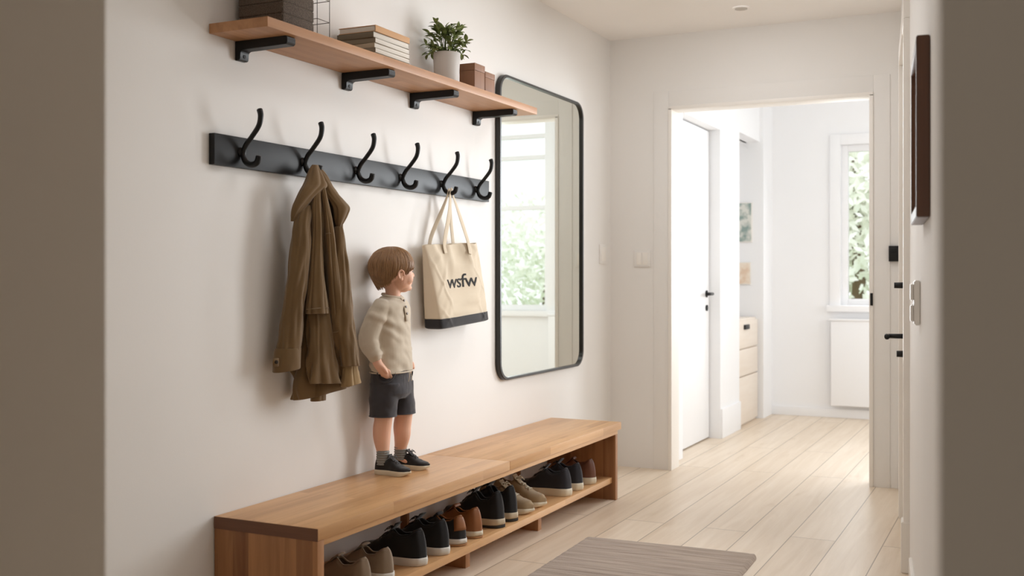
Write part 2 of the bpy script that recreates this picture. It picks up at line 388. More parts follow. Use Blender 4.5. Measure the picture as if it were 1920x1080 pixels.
# ------------------------------------------------------------------ FAR ROOM
BY = 8.65; LX = 0.31
W = M['wall_white']
struct('wall_far_room_left', [(LX - 0.12, LX, FY + 0.12, 6.30, 0, 2.75), (LX - 0.12, LX, 6.30, 7.17, 2.10, 2.75), (LX - 0.12, LX, 7.17, 7.70, 0, 2.75),
                             (LX - 0.12, LX, 7.70, 8.34, 2.15, 2.75), (-0.1, LX + 0.03, 8.34, BY, 0, 2.75), (-0.15, -0.05, 7.6, 8.4, 0, 2.75), (-0.1, LX - 0.1, 7.62, 7.70, 0, 2.75), (-0.1, LX - 0.1, 7.70, 8.34, 2.15, 2.25),
                             (LX - 0.2, LX - 0.12, FY + 0.12, 7.3, 0, 2.75)], W)
WX0, WX1, WZ0, WZ1 = 0.871, 1.36, 0.878, 2.13
VX0, VX1, VZ0, VZ1 = 1.66, 3.22, 0.80, 2.55
struct('wall_far_room_back', [(LX, WX0, BY, BY + 0.15, 0, 2.75), (WX1, VX0, BY, BY + 0.15, 0, 2.75), (VX1, 3.6, BY, BY + 0.15, 0, 2.75), (WX0, WX1, BY, BY + 0.15, 0, WZ0), (WX0, WX1, BY, BY + 0.15, WZ1, 2.75), (VX0, VX1, BY, BY + 0.15, 0, VZ0), (VX0, VX1, BY, BY + 0.15, VZ1, 2.75)], W)
struct('wall_far_room_right', [(3.5, 3.62, FY + 0.12, BY, 0, 2.75)], W)
struct('baseboard_far_room', [(LX + 0.031, 3.5, BY - 0.014, BY, 0, 0.07), (LX, LX + 0.014, 7.18, 7.69, 0, 0.20)], M['wall_white'], 0.002)
def window(name, x0, x1, z0, z1, bars, vbars=()):
    y = BY + 0.05
    o = boxes(name, [(x0, x0 + 0.05, y, y + 0.05, z0, z1), (x1 - 0.05, x1, y, y + 0.05, z0, z1), (x0 + .05, x1 - .05, y, y + 0.05, z1 - 0.05, z1), (x0 + .05, x1 - .05, y, y + 0.05, z0, z0 + 0.05)]
              + [(x0 + .05, x1 - .05, y + 0.005, y + 0.045, b - 0.02, b + 0.02) for b in bars], M['wall_white'], None, 0.004, kind='structure')
    c = boxes('window_casing', [(x0 - 0.08, x0, BY - 0.018, BY, z0 - 0.02, z1 + 0.08), (x1, x1 + 0.08, BY - 0.018, BY, z0 - 0.02, z1 + 0.08), (x0, x1, BY - 0.018, BY, z1, z1 + 0.08)], M['wall_white'], o, 0.003)
    s = boxes('window_sill', [(x0 - 0.10, x1 + 0.10, BY - 0.05, BY + 0.05, z0 - 0.05, z0)], M['wall_white'], o, 0.005)
    g = boxes('pane', [(x0 + 0.045, x1 - 0.045, y + 0.02, y + 0.026, z0 + 0.045, z1 - 0.045)], M['glass'], o)
    return o
window('window_1', WX0, WX1, WZ0, WZ1, ())
window('window_2', VX0, VX1, VZ0, VZ1, (1.72, 2.17, 2.36))
# closed door in the left wall of the far room
d2 = boxes('door_2', [(LX - 0.105, LX - 0.075, 6.31, 7.16, 0.01, 2.09)], W, None, 0.003, kind='structure')
boxes('door_panel', [(LX - 0.076, LX - 0.071, 6.43, 7.04, 0.2, 0.85), (LX - 0.076, LX - 0.071, 6.43, 7.04, 1.1, 1.95)], W, d2, 0.002)
hb = join_data([tube_data([(LX - 0.08, 7.09, 0.985), (LX - 0.03, 7.09, 0.985), (LX - 0.03, 6.97, 0.985)], 0.010, seg=10), tube_data([(LX - 0.076, 7.09, 0.985), (LX - 0.068, 7.09, 0.985)], 0.024, seg=18), tube_data([(LX - 0.076, 7.09, 0.89), (LX - 0.066, 7.09, 0.89)], 0.02, seg=18)])
link('door_handle', mesh(*hb), M['black'], d2)
# drawer unit in the niche
cb = empty('drawer_unit', (0.1, 8.02, 0), 0, 'pale wooden drawer unit in the niche of the far room', 'drawers')
boxes('body', [(-0.04, 0.285, 7.725, 8.315, 0.0, 0.79)], M['pine'], cb, 0.003, world=True)
for i, (a, b) in enumerate([(0.575, 0.775), (0.372, 0.565), (0.02, 0.362)]):
    dr = boxes('drawer', [(0.285, 0.302, 7.73, 8.31, a, b)], M['pine'], cb, 0.002, world=True)
    if i == 0: boxes('handle', [(0.302, 0.315, 7.86, 8.0, 0.71, 0.745)], M['black'], dr, 0.002, world=True)
# two small pictures in the niche, print colours paled to stand for overexposure
def small_pic(x0, x1, z0, z1, lab, cols):
    t = empty('small_picture', ((x0 + x1) / 2, 8.33, z0), 0, lab, 'picture', 'small pictures in the niche of the far room')
    boxes('frame', [(x0, x1, 8.322, 8.3395, z0, z1)], M['plastic'], t, 0.002, world=True)
    m, n, l, p = new_mat('overexposed_print'); v = coords(n, l, (1, 1, 1)); no = n.new('ShaderNodeTexNoise'); no.inputs['Scale'].default_value = 14
    l.new(v, no.inputs['Vector']); r = n.new('ShaderNodeValToRGB'); r.color_ramp.elements[0].color = lin(cols[0]); r.color_ramp.elements[1].color = lin(cols[1])
    r.color_ramp.elements[0].position = 0.42; r.color_ramp.elements[1].position = 0.58
    l.new(no.outputs['Fac'], r.inputs['Fac']); l.new(r.outputs['Color'], p.inputs['Base Color']); p.inputs['Roughness'].default_value = 0.6
    boxes('print', [(x0 + 0.006, x1 - 0.006, 8.319, 8.3215, z0 + 0.006, z1 - 0.006)], m, t, world=True)
small_pic(0.145, 0.255, 1.37, 1.68, 'pale grey-green picture hanging above the drawer unit in the niche', ((140, 158, 152), (214, 214, 206)))
small_pic(0.145, 0.245, 1.04, 1.215, 'pale peach picture hanging just above the drawer unit in the niche', ((222, 196, 172), (235, 222, 205)))
# radiator under the window
rd = empty('radiator', (1.5, 8.6, 0.1), 0, 'flat white panel radiator under the far room window', 'radiator')
boxes('panel', [(0.81, 1.62, 8.57, 8.62, 0.10, 0.76)], M['wall_white'], rd, 0.006, world=True)
boxes('grille', [(0.80, 1.63, 8.56, 8.63, 0.76, 0.775)], M['wall_white'], rd, 0.001, world=True)
for bx in (0.95, 1.45): boxes('bracket', [(bx, bx + 0.03, 8.62, 8.649, 0.3, 0.34)], M['wall_white'], rd, world=True)

# outdoors behind the windows
struct('ground', [(-12, 14, 9.0, 30, -0.4, -0.3)], plain('lawn', (150, 175, 120), 0.9, 0.2, 3))
def tree(x, y, h, r, lab, seed, c):
    rn = random.Random(seed); t = empty('garden_tree', (x, y, -0.3), 0, lab, 'tree', 'trees outside the far room windows')
    tubes('trunk', [([(0, 0, 0), (0.05, 0, h * 0.4), (0, 0.05, h * 0.8)], [0.09, 0.07, 0.03])], plain('bark', (120, 100, 80), 0.9), t)
    V = []; F = []
    for i in range(2600):
        d = Vector((rn.gauss(0, 1), rn.gauss(0, 1), rn.gauss(0, 1))).normalized() * rn.random() ** 0.4
        p = Vector((d.x * r, d.y * r * 0.8, h * 0.62 + d.z * h * 0.42)); a = Vector((rn.uniform(-1, 1), rn.uniform(-1, 1), rn.uniform(-1, 1))).normalized()
        b = a.orthogonal().normalized(); s = rn.uniform(0.05, 0.09); k = len(V)
        V += [p - a * s, p + b * s * 0.5, p + a * s, p - b * s * 0.5]; F.append((k, k + 1, k + 2, k + 3))
    link('foliage', mesh(V, F), c, t, smooth=False)
leafm = plain('pale_leaf', (248, 250, 240), 0.7, 0.07, 3)
tree(0.55, 11.6, 3.3, 0.75, 'pale leafy tree seen through the narrow far window', 1, leafm)
tree(2.2, 12.6, 2.3, 1.2, 'low bushy tree seen in the mirror through the wide far window', 2, leafm)
tree(4.0, 14.0, 2.6, 1.4, 'wide pale bush farthest right in the garden', 3, leafm)

# ================================================================== BENCH
bn = empty('bench', (0.19, 3.76, 0), 0, 'long low oak shoe bench along the left wall with an open shelf', 'bench')
BY1, BY2, BD, BZ = 2.508, 5.018, 0.383, 0.381
for a, b in ((BY1, 3.758), (3.760, BY2)):
    boxes('top_board', [(0.003, BD, a, b, BZ - 0.036, BZ)], M['bench'], bn, 0.0025, world=True)
boxes('end_cap', [(0.003, BD - 0.001, BY1 - 0.0015, BY1 + 0.0005, BZ - 0.0365, BZ - 0.001)], M['bench_edge'], bn, world=True)
boxes('apron', [(BD - 0.03, BD - 0.008, BY1 + 0.03, BY2 - 0.03, BZ - 0.056, BZ - 0.0362)], M['bench'], bn, 0.001, world=True)
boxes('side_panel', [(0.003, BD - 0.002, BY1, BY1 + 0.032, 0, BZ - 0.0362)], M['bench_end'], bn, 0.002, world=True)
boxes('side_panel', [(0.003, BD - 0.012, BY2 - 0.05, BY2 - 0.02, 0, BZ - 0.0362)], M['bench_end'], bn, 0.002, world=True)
SZ = 0.112
boxes('lower_shelf', [(0.01, BD - 0.03, BY1 + 0.032, BY2 - 0.05, SZ - 0.028, SZ)], M['bench'], bn, 0.002, world=True)
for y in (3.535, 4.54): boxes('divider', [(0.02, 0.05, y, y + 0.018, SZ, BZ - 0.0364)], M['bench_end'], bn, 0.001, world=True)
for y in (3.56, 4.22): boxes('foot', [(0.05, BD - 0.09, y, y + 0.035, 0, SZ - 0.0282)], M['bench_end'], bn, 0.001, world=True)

# ================================================================== WALL SHELF
S1, S2, SD, ST, SB = 2.487, 4.37, 0.22, 1.857, 1.827
sh = empty('wall_shelf', (0.11, 3.4, SB), 0, 'long oak wall shelf on four black brackets above the hooks', 'shelf')
boxes('shelf_board', [(0.001, SD, S1, S2, SB, ST)], M['shelf'], sh, 0.002, world=True)
for y in (2.603, 3.171, 3.637, 4.165):
    bm = bmesh.new()
    prof = [(0.0005, 1.768), (0.0005, 1.8268), (0.195, 1.8268), (0.200, 1.822), (0.200, 1.806), (0.195, 1.801), (0.030, 1.799), (0.022, 1.794), (0.020, 1.772), (0.016, 1.768)]
    a = [bm.verts.new((x, y, z)) for x, z in prof]; b = [bm.verts.new((x, y + 0.042, z)) for x, z in prof]
    bm.faces.new(a); bm.faces.new(b[::-1])
    for i in range(len(a)): bm.faces.new((a[i], b[i], b[(i + 1) % len(a)], a[(i + 1) % len(a)]))
    bmesh.ops.recalc_face_normals(bm, faces=bm.faces)
    bmesh.ops.bevel(bm, geom=list(bm.edges), offset=0.0015, segments=2, affect='EDGES')
    bk = link('bracket', from_bm(bm), M['black'], sh, True, sharp=40)
    V, F = tube_data([(0.018, y + 0.021, 1.781), (0.0225, y + 0.021, 1.781)], 0.006, seg=14)
    link('screw', mesh(V, F), M['rail'], bk, True, sharp=40)

# ================================================================== HOOK RAIL
rl = empty('coat_rail', (0.01, 3.39, 1.436), 0, 'charcoal wooden rail with six curved black hooks on the left wall', 'coat rack')
boxes('rail_board', [(0.0005, 0.022, 2.487, 4.285, 1.436, 1.530)], M['rail'], rl, 0.0015, world=True)
HOOKY = [2.605, 2.918, 3.232, 3.536, 3.853, 4.158]
hp = catmull([(0.094, 1.612), (0.099, 1.592), (0.092, 1.562), (0.066, 1.530), (0.041, 1.503), (0.032, 1.476), (0.042, 1.453), (0.064, 1.443), (0.085, 1.450), (0.093, 1.470)], 6)
nh = len(hp)
hr = [0.0095 - 0.0018 * math.sin(PI * min(1, i / nh * 1.4)) for i in range(nh)]
hr[0] = 0.0075; hr[-1] = 0.006
proto = None
for y in HOOKY:
    if proto is None:
        V, F = tube_data([(x, 0, z) for x, z in hp], hr, seg=14, up=(0, 1, 0))
        me = mesh(V, F); hk = link('hook', me, M['black'], rl, False); hk.location = (-0.01, y - 3.39, -1.436)
        V, F = join_data([tube_data([(0.0222, 0, 1.484), (0.0245, 0, 1.484), (0.033, 0, 1.485)], [0.015, 0.014, 0.006], seg=20, up=(0, 0, 1)),
                          ell_data((0.030, 0, 1.484), (0.007, 0.0075, 0.014), su=14, sv=10)])
        hbm = link('hook_plate', mesh(V, F), M['black'], hk, False); proto = (hk, hbm)
    else:
        a = proto[0].copy(); COL.objects.link(a); a.location = (-0.01, y - 3.39, -1.436)
        b = proto[1].copy(); COL.objects.link(b); b.parent = a

# ================================================================== MIRROR
def rrect(y0, y1, z0, z1, r, n=8):
    P = []
    for cy, cz, a0 in ((y1 - r, z1 - r, 0), (y0 + r, z1 - r, PI / 2), (y0 + r, z0 + r, PI), (y1 - r, z0 + r, 1.5 * PI)):
        for k in range(n + 1):
            a = a0 + PI / 2 * k / n; P.append((cy + r * math.cos(a), cz + r * math.sin(a)))
    return P
mi = empty('wall_mirror', (0.01, 4.9, 0.62), 0, 'tall rounded rectangular mirror with a thin black frame on the left wall', 'mirror')
MY0, MY1, MZ0, MZ1 = 4.388, 5.41, 0.620, 2.039
out = rrect(MY0, MY1, MZ0, MZ1, 0.085); inn = rrect(MY0 + 0.016, MY1 - 0.016, MZ0 + 0.012, MZ1 - 0.012, 0.075)
rings = [[(0.0005, y, z) for y, z in out], [(0.022, y, z) for y, z in out], [(0.025, y * 1, z) for y, z in rrect(MY0 + .003, MY1 - .003, MZ0 + .003, MZ1 - .003, 0.083)], [(0.025, y, z) for y, z in inn], [(0.012, y, z) for y, z in inn], [(0.0005, y, z) for y, z in inn]]
V, F = loft_data(rings + [rings[0]], cap=False); link('frame', mesh(V, F), M['mirror_frame'], mi, True, sharp=35)
g = rrect(MY0 + 0.0155, MY1 - 0.0155, MZ0 + 0.0115, MZ1 - 0.0115, 0.075)
V = [(0.004, y, z) for y, z in g] + [(0.014, y, z) for y, z in g]; k = len(g)
F = [tuple(range(k))[::-1], tuple(range(k, 2 * k))] + [(i, (i + 1) % k, k + (i + 1) % k, k + i) for i in range(k)]
link('mirror_glass', mesh(V, F), M['mirror'], mi, True, smooth=False)

# ================================================================== RIGHT WALL PICTURE
pf = empty('picture_frame', (RP(2.85).x, RP(2.85).y, 1.235), 0, 'dark wooden picture frame hanging on the right wall', 'picture')
A0, A1, Z0, Z1, OF = 2.98, 2.575, 1.235, 1.645, 0.030
rbox('frame', [(A0, A0 - 0.028, 0.0005, OF, Z0, Z1), (A1 + 0.028, A1, 0.0005, OF, Z0, Z1), (A0 - 0.028, A1 + 0.028, 0.0005, OF, Z1 - 0.028, Z1), (A0 - 0.028, A1 + 0.028, 0.0005, OF, Z0, Z0 + 0.028)], M['frame_wood'], pf, 0.002)
rbox('mount', [(A0 - 0.026, A1 + 0.026, 0.001, 0.016, Z0 + 0.026, Z1 - 0.026)], plain('picture_mount', (206, 188, 164), 0.8), pf)
rbox('print', [(A0 - 0.09, A1 + 0.09, 0.015, 0.018, Z0 + 0.1, Z1 - 0.1)], plain('picture_print', (150, 120, 92), 0.8, 0.3, 9), pf)

# ================================================================== RUG
def rug():
    m, n, l, p = new_mat('taupe_woven_rug')
    v = coords(n, l, (1, 1, 1)); wv = n.new('ShaderNodeTexNoise'); mp = n.new('ShaderNodeMapping'); mp.inputs['Scale'].default_value = (3, 60, 3)
    l.new(v, mp.inputs['Vector']); l.new(mp.outputs[0], wv.inputs['Vector']); wv.inputs['Scale'].default_value = 1.2; wv.inputs['Detail'].default_value = 5
    r = n.new('ShaderNodeValToRGB'); r.color_ramp.elements[0].color = lin((146, 128, 114)); r.color_ramp.elements[1].color = lin((190, 173, 158))
    r.color_ramp.elements[0].position = 0.3; r.color_ramp.elements[1].position = 0.7
    l.new(wv.outputs['Fac'], r.inputs['Fac']); l.new(r.outputs['Color'], p.inputs['Base Color']); p.inputs['Roughness'].default_value = 0.95
    p.inputs['Sheen Weight'].default_value = 0.3
    fz = n.new('ShaderNodeTexNoise'); fz.inputs['Scale'].default_value = 260; l.new(v, fz.inputs['Vector'])
    bp = n.new('ShaderNodeBump'); bp.inputs['Strength'].default_value = 0.7; bp.inputs['Distance'].default_value = 0.004
    l.new(fz.outputs['Fac'], bp.inputs['Height']); l.new(bp.outputs['Normal'], p.inputs['Normal'])
    hw, hl, rr = 0.358, 0.80, 0.05
    nx, ny = 60, 130; V = []; F = []
    for i in range(nx + 1):
        for j in range(ny + 1):
            x = -hw + 2 * hw * i / nx; y = -hl + 2 * hl * j / ny
            ex = hw - abs(x); ey = hl - abs(y)
            if ex < rr and ey < rr:      # round the corners
                dx = rr - ex; dy = rr - ey; mm = max(dx, dy); L = math.hypot(dx, dy)
                if L > 1e-9:
                    x = math.copysign(hw - rr + dx * mm / L, x); y = math.copysign(hl - rr + dy * mm / L, y)
            e = min(hw - abs(x), hl - abs(y)); z = 0.013 * min(1, max(0, e) / 0.012) ** 0.5
            z += 0.0016 * math.sin(y * 95 + 1.5 * math.sin(x * 7)) * min(1, max(e, 0) / 0.03)
            V.append((x, y, max(z, 0.001)))
    for i in range(nx):
        for j in range(ny):
            a = i * (ny + 1) + j; F.append((a, a + ny + 1, a + ny + 2, a + 1))
    o = link('rug', mesh(V, F), m)
    o.location = (0.915, 3.40, 0.0005); o.rotation_euler = (0, 0, 0.03)
    tag(o, 'taupe woven rug with rounded corners lying on the plank floor', 'rug')
rug()
# ================================================================== THINGS ON THE SHELF
def basket():
    m, n, l, p = new_mat('grey_woven_basket')
    v = coords(n, l, (1, 1, 1)); a = n.new('ShaderNodeTexVoronoi'); mp = n.new('ShaderNodeMapping'); mp.inputs['Scale'].default_value = (290, 290, 380)
    l.new(v, mp.inputs['Vector']); l.new(mp.outputs[0], a.inputs['Vector']); a.inputs['Scale'].default_value = 1.0; a.inputs['Randomness'].default_value = 0.5
    r = n.new('ShaderNodeValToRGB'); r.color_ramp.elements[0].color = lin((128, 112, 98)); r.color_ramp.elements[1].color = lin((66, 56, 48))
    r.color_ramp.elements[1].position = 0.75
    l.new(a.outputs['Distance'], r.inputs['Fac']); l.new(r.outputs['Color'], p.inputs['Base Color']); p.inputs['Roughness'].default_value = 0.9
    bp = n.new('ShaderNodeBump'); bp.inputs['Strength'].default_value = 0.8; bp.inputs['Distance'].default_value = 0.002; bp.invert = True
    l.new(a.outputs['Distance'], bp.inputs['Height']); l.new(bp.outputs['Normal'], p.inputs['Normal'])
    t = empty('storage_basket', (0.1, 2.68, ST), 0, 'grey woven storage basket at the near end of the wall shelf', 'basket')
    x0, x1, y0, y1 = 0.016, 0.188, 2.598, 2.757; rings = []
    def sq(d, z):
        P = []; r = 0.008
        for cx, cy, a0 in ((x1 + d - r, y1 + d - r, 0), (x0 - d + r, y1 + d - r, PI / 2), (x0 - d + r, y0 - d + r, PI), (x1 + d - r, y0 - d + r, 1.5 * PI)):
            for k in range(4): aa = a0 + PI / 2 * k / 3; P.append((cx + r * math.cos(aa), cy + r * math.sin(aa), z))
        return P
    N = 96
    for i in range(N + 1):
        z = ST + 0.0005 + 0.22 * i / N; ph = (i / N * 0.22) % 0.036
        d = -0.0022 if ph < 0.0035 else 0.0
        rings.append(sq(d, z))
    for d, z in ((-0.006, 0), (-0.008, -0.02), (-0.008, -0.15)): rings.append(sq(d, ST + 0.2205 + z))
    V, F = loft_data(rings); link('basket_body', mesh(V, F), m, t, True, sharp=40)
    rim = [Vector(q) for q in sq(0.001, ST + 0.2205)]
    V, F = tube_data(rim, 0.004, seg=8, closed=True, up=(0, 0, 1)); link('rim', mesh(V, F), m, t, True)
basket()
def wire_rack():
    t = empty('wire_rack', (0.12, 2.81, ST), 0, 'thin wire rack standing beside the grey basket on the shelf', 'rack')
    x0, x1, y0, y1, z0, z1 = 0.05, 0.187, 2.772, 2.838, ST + 0.002, ST + 0.20; r = 0.0012; wm = plain('brown_wire', (92, 82, 70), 0.5)
    V = []
    for z in (z0 + 0.001, z0 + 0.056, z0 + 0.125, z1):
        V.append(([(x0, y0, z), (x1, y0, z), (x1, y1, z), (x0, y1, z)], r))
    for p_, rr in V: link('wire_hoop', mesh(*tube_data(p_, rr, seg=6, closed=True, up=(0, 0, 1))), wm, t, True)
    for x, y in [(x0, y0), (x1, y0), (x0, y1), (x1, y1), ((x0 + x1) / 2, y0), ((x0 + x1) / 2, y1)]: link('wire_post', mesh(*tube_data([(x, y, z0), (x, y, z1)], r, seg=6)), wm, t, True)
wire_rack()

def book(z, th, x0, x1, y0, y1, rz, cover, label, hard=False):   # hard: spine to the front
    t = empty('book', ((x0 + x1) / 2, (y0 + y1) / 2, z), rz, label, 'book', 'stack of books on the wall shelf')
    hx, hy = (x1 - x0) / 2, (y1 - y0) / 2; c = 0.0022 if hard else 0.0010
    spine = (hx - c, hx, -hy, hy, c, th - c) if hard else (-hx, hx, -hy, -hy + c, c, th - c)
    boxes('cover', [(-hx, hx, -hy, hy, 0, c), (-hx, hx, -hy, hy, th - c, th), spine], cover, t, 0.0005)
    boxes('pages', [(-hx + .003, hx - (c if hard else 0.0015), -hy + c, hy - 0.003, c, th - c)], M['paper'], t, 0.0006)
M['paper'] = wood('paper_block', (232, 226, 216), (206, 198, 186), 'y', 0.0011, 5, 'z', rough=0.9, knots=0, mix=0.7, bump=0.0)
cov = lambda nm, c: plain(nm, c, 0.6, 0.05)
zb = ST
greyc = cov('grey_brown_cover', (132, 120, 100)); whitec = cov('cream_cover', (176, 160, 136)); tanc = cov('tan_cover', (196, 150, 104)); dk = cov('olive_cover', (110, 98, 78))
for i, (th, c, dx, dy, rz, lab, hd) in enumerate([
        (0.0165, whitec, 0, 0.012, 0.00, 'cream paperback lowest in the stack on the shelf', 0), (0.0165, greyc, 0.001, 0.010, 0.01, 'grey-brown covered book second from the bottom of the stack', 0),
        (0.0165, whitec, 0.000, 0.012, -0.01, 'cream book third from the bottom of the stack', 0), (0.0175, greyc, 0.001, 0.008, 0.01, 'grey-brown book third from the top of the stack', 0),
        (0.0200, dk, -0.001, 0.000, -0.012, 'olive covered book directly under the topmost tan book', 0), (0.0215, tanc, 0.003, 0.002, 0.015, 'topmost book of the stack with a tan cover', 1)]):
    book(zb + 0.0002, th, 0.028 + dx, 0.180 + dx, 3.108 + dy * 0.4, 3.338 + dy * 0.4, rz, c, lab, hd); zb += th + 0.0003

def plant():
    cx, cy = 0.100, 3.757
    t = empty('potted_plant', (cx, cy, ST), 0, 'small leafy green plant in a pale grey pot on the shelf', 'plant')
    prof = [(0.0455, 0.0), (0.047, 0.003), (0.0555, 0.135), (0.0565, 0.139), (0.0550, 0.140), (0.0525, 0.138), (0.051, 0.125), (0.050, 0.118)]
    V, F = loft_data([[(r * math.cos(2 * PI * k / 48), r * math.sin(2 * PI * k / 48), z) for k in range(48)] for r, z in prof])
    link('pot', mesh(V, F), plain('grey_ceramic', (196, 190, 183), 0.55, 0.03), t, sharp=50)
    V, F = loft_data([[(r * math.cos(2 * PI * k / 32), r * math.sin(2 * PI * k / 32), z) for k in range(32)] for r, z in [(0.0495, 0.119), (0.0495, 0.124), (0.03, 0.128), (0.002, 0.129)]])
    link('soil', mesh(V, F), plain('soil', (58, 44, 34), 0.95, 0.3, 60), t)
    rn = random.Random(5); LV = []; LF = []; st = []
    def leaf(p, d, ln, wd, up):
        d = d.normalized(); s = d.cross(up).normalized(); nn = s.cross(d).normalized(); k = len(LV); n = 6
        for i in range(n + 1):
            u = i / n; c = p + d * (ln * u) - nn * (0.25 * ln * u * u) ; w_ = wd * math.sin(PI * min(1, u * 0.93 + 0.05)) ** 0.75
            for sgn in (-1, 0, 1): LV.append(c + s * (sgn * w_) + nn * (abs(sgn) * w_ * 0.35))
        for i in range(n):
            for j in range(2): a = k + i * 3 + j; LF.append((a, a + 1, a + 4, a + 3))
    for i in range(62):
        az = rn.uniform(0, 2 * PI); out = rn.uniform(0.012, 0.090) ; h = rn.uniform(0.03, 0.150) * (1.05 - out * 4.5)
        if out > 0.062: h = rn.uniform(-0.01, 0.085)
        b = Vector((0.015 * math.cos(az), 0.015 * math.sin(az), 0.126)); e = Vector((out * math.cos(az), out * math.sin(az), 0.135 + h)); mid = (b + e) / 2 + Vector((0, 0, 0.018))
        pts = [Vector(q) for q in catmull([b, mid, e], 4)]; st.append((pts, [0.0013] * len(pts)))
        dirv = (pts[-1] - pts[-3]).normalized()
        for q in range(5):
            jj = Vector((rn.uniform(-1, 1), rn.uniform(-1, 1), rn.uniform(-.5, .7)))
            sz = rn.uniform(0.022, 0.036)
            leaf(pts[-1 - q] if q < 4 else pts[-1], dirv * 0.7 + jj, sz, sz * 0.27, Vector((rn.uniform(-.3, .3), rn.uniform(-.3, .3), 1)))
    for p_ in LV:
        if p_.x < -0.085: p_.x = -0.085
    tubes('stems', st, plain('plant_stem', (96, 110, 56), 0.6), t, seg=6)
    mm = plain('plant_leaf', (122, 134, 76), 0.5, 0.35, 45); fo = link('foliage', mesh(LV, LF), mm, t)
plant()
def wblock(y0, y1, h, label):
    t = empty('wooden_box', (0.145, (y0 + y1) / 2, ST), 0, label, 'box', 'small wooden boxes on the shelf')
    boxes('body', [(0.108, 0.179, y0 + 0.001, y1 - 0.001, ST + 0.0003, ST + h * 0.74)], M['block'], t, 0.0012, world=True)
    boxes('lid', [(0.107, 0.180, y0, y1, ST + h * 0.745, ST + h)], M['block'], t, 0.0012, world=True)
wblock(3.848, 3.938, 0.113, 'taller small brown wooden box beside the plant pot')
wblock(3.942, 4.030, 0.094, 'lower small brown wooden box at the far side of the taller one')

# ================================================================== COAT
CO = Vector((0.085, 2.93, 0)); CE = Vector((0.35, 0.9367, 0)).normalized(); CN = Vector((0.9367, -0.35, 0)).normalized()
def cw(u, w_, z): return CO + CE * u + CN * w_ + Vector((0, 0, z))
def cloth_loft(rows, folds=(), n=72, per=8, open_end=True, hem=None, wob=0.0, seed=0, inner=0.018):
    """rows: (height y-code, left, right, w, t) -> closed garment tube; folds: (amp, k, phase, twist)"""
    Q = catmull(rows, per); rings = []
    m = len(Q) - 1
    for i, (py, l_, r_, w_, t) in enumerate(Q):
        z = 1.1 - (py - 519.1) / 563.6; hw = (r_ - l_) / 2; mid = (l_ + r_) / 2
        a = math.sqrt(max((hw * 0.35) ** 2, hw * hw - (322 * t) ** 2)) / 478; uc = (mid - 601 - 322 * w_) / 478
        R = []; g = i / m
        for j in range(n):
            th = 2 * PI * j / n; f = 1.0
            for amp, k, ph, tw in folds:
                sv = math.sin(k * th + ph + tw * z * 10); f += amp * (0.45 * sv - 1.5 * max(0, 1 - abs(math.sin((k * th + ph + tw * z * 10) / 2))) ** 4) * min(1, g * 3)
            P = Vector((a * math.cos(th) * (0.5 + 0.5 * f), t * math.sin(th) * f, 0))
            dz = (hem(math.cos(th), math.sin(th)) * g ** 3) if hem else 0
            if wob:
                q = Vector((th * 1.2 + seed, z * 9, seed)); P *= 1 + wob * noise.noise(Vector((math.cos(th) * 2 + seed, math.sin(th) * 2, z * 14)))
            R.append(cw(uc + P.x, w_ + P.y, z + dz))
        rings.append(R)
    def sc(R, s, dz):
        c = sum(R, Vector()) / len(R); return [c + (p - c) * s + Vector((0, 0, dz)) for p in R]
    def clampx(R):
        for p in R: p.x = max(p.x, (0.026 if p.z > 1.425 else 0.004) + 0.0008 * (abs(p.z * 50) % 1))
    last = rings[-1]
    if open_end: rings += [sc(last, 0.985, -0.001), sc(last, 0.93, 0.002), sc(last, 0.86, inner), sc(last, 0.75, inner * 2.2)]
    for R in rings: clampx(R)
    return loft_data(rings)
M['coat'] = weave('olive_brown_canvas', (118, 93, 61), 0.85, 0.10, 1400, 0.30)
M['coat_lining'] = weave('tan_lining', (168, 140, 100), 0.9, 0.12, 1000, 0.4)
M['coat_dark'] = plain('coat_inner', (44, 34, 24), 0.95)
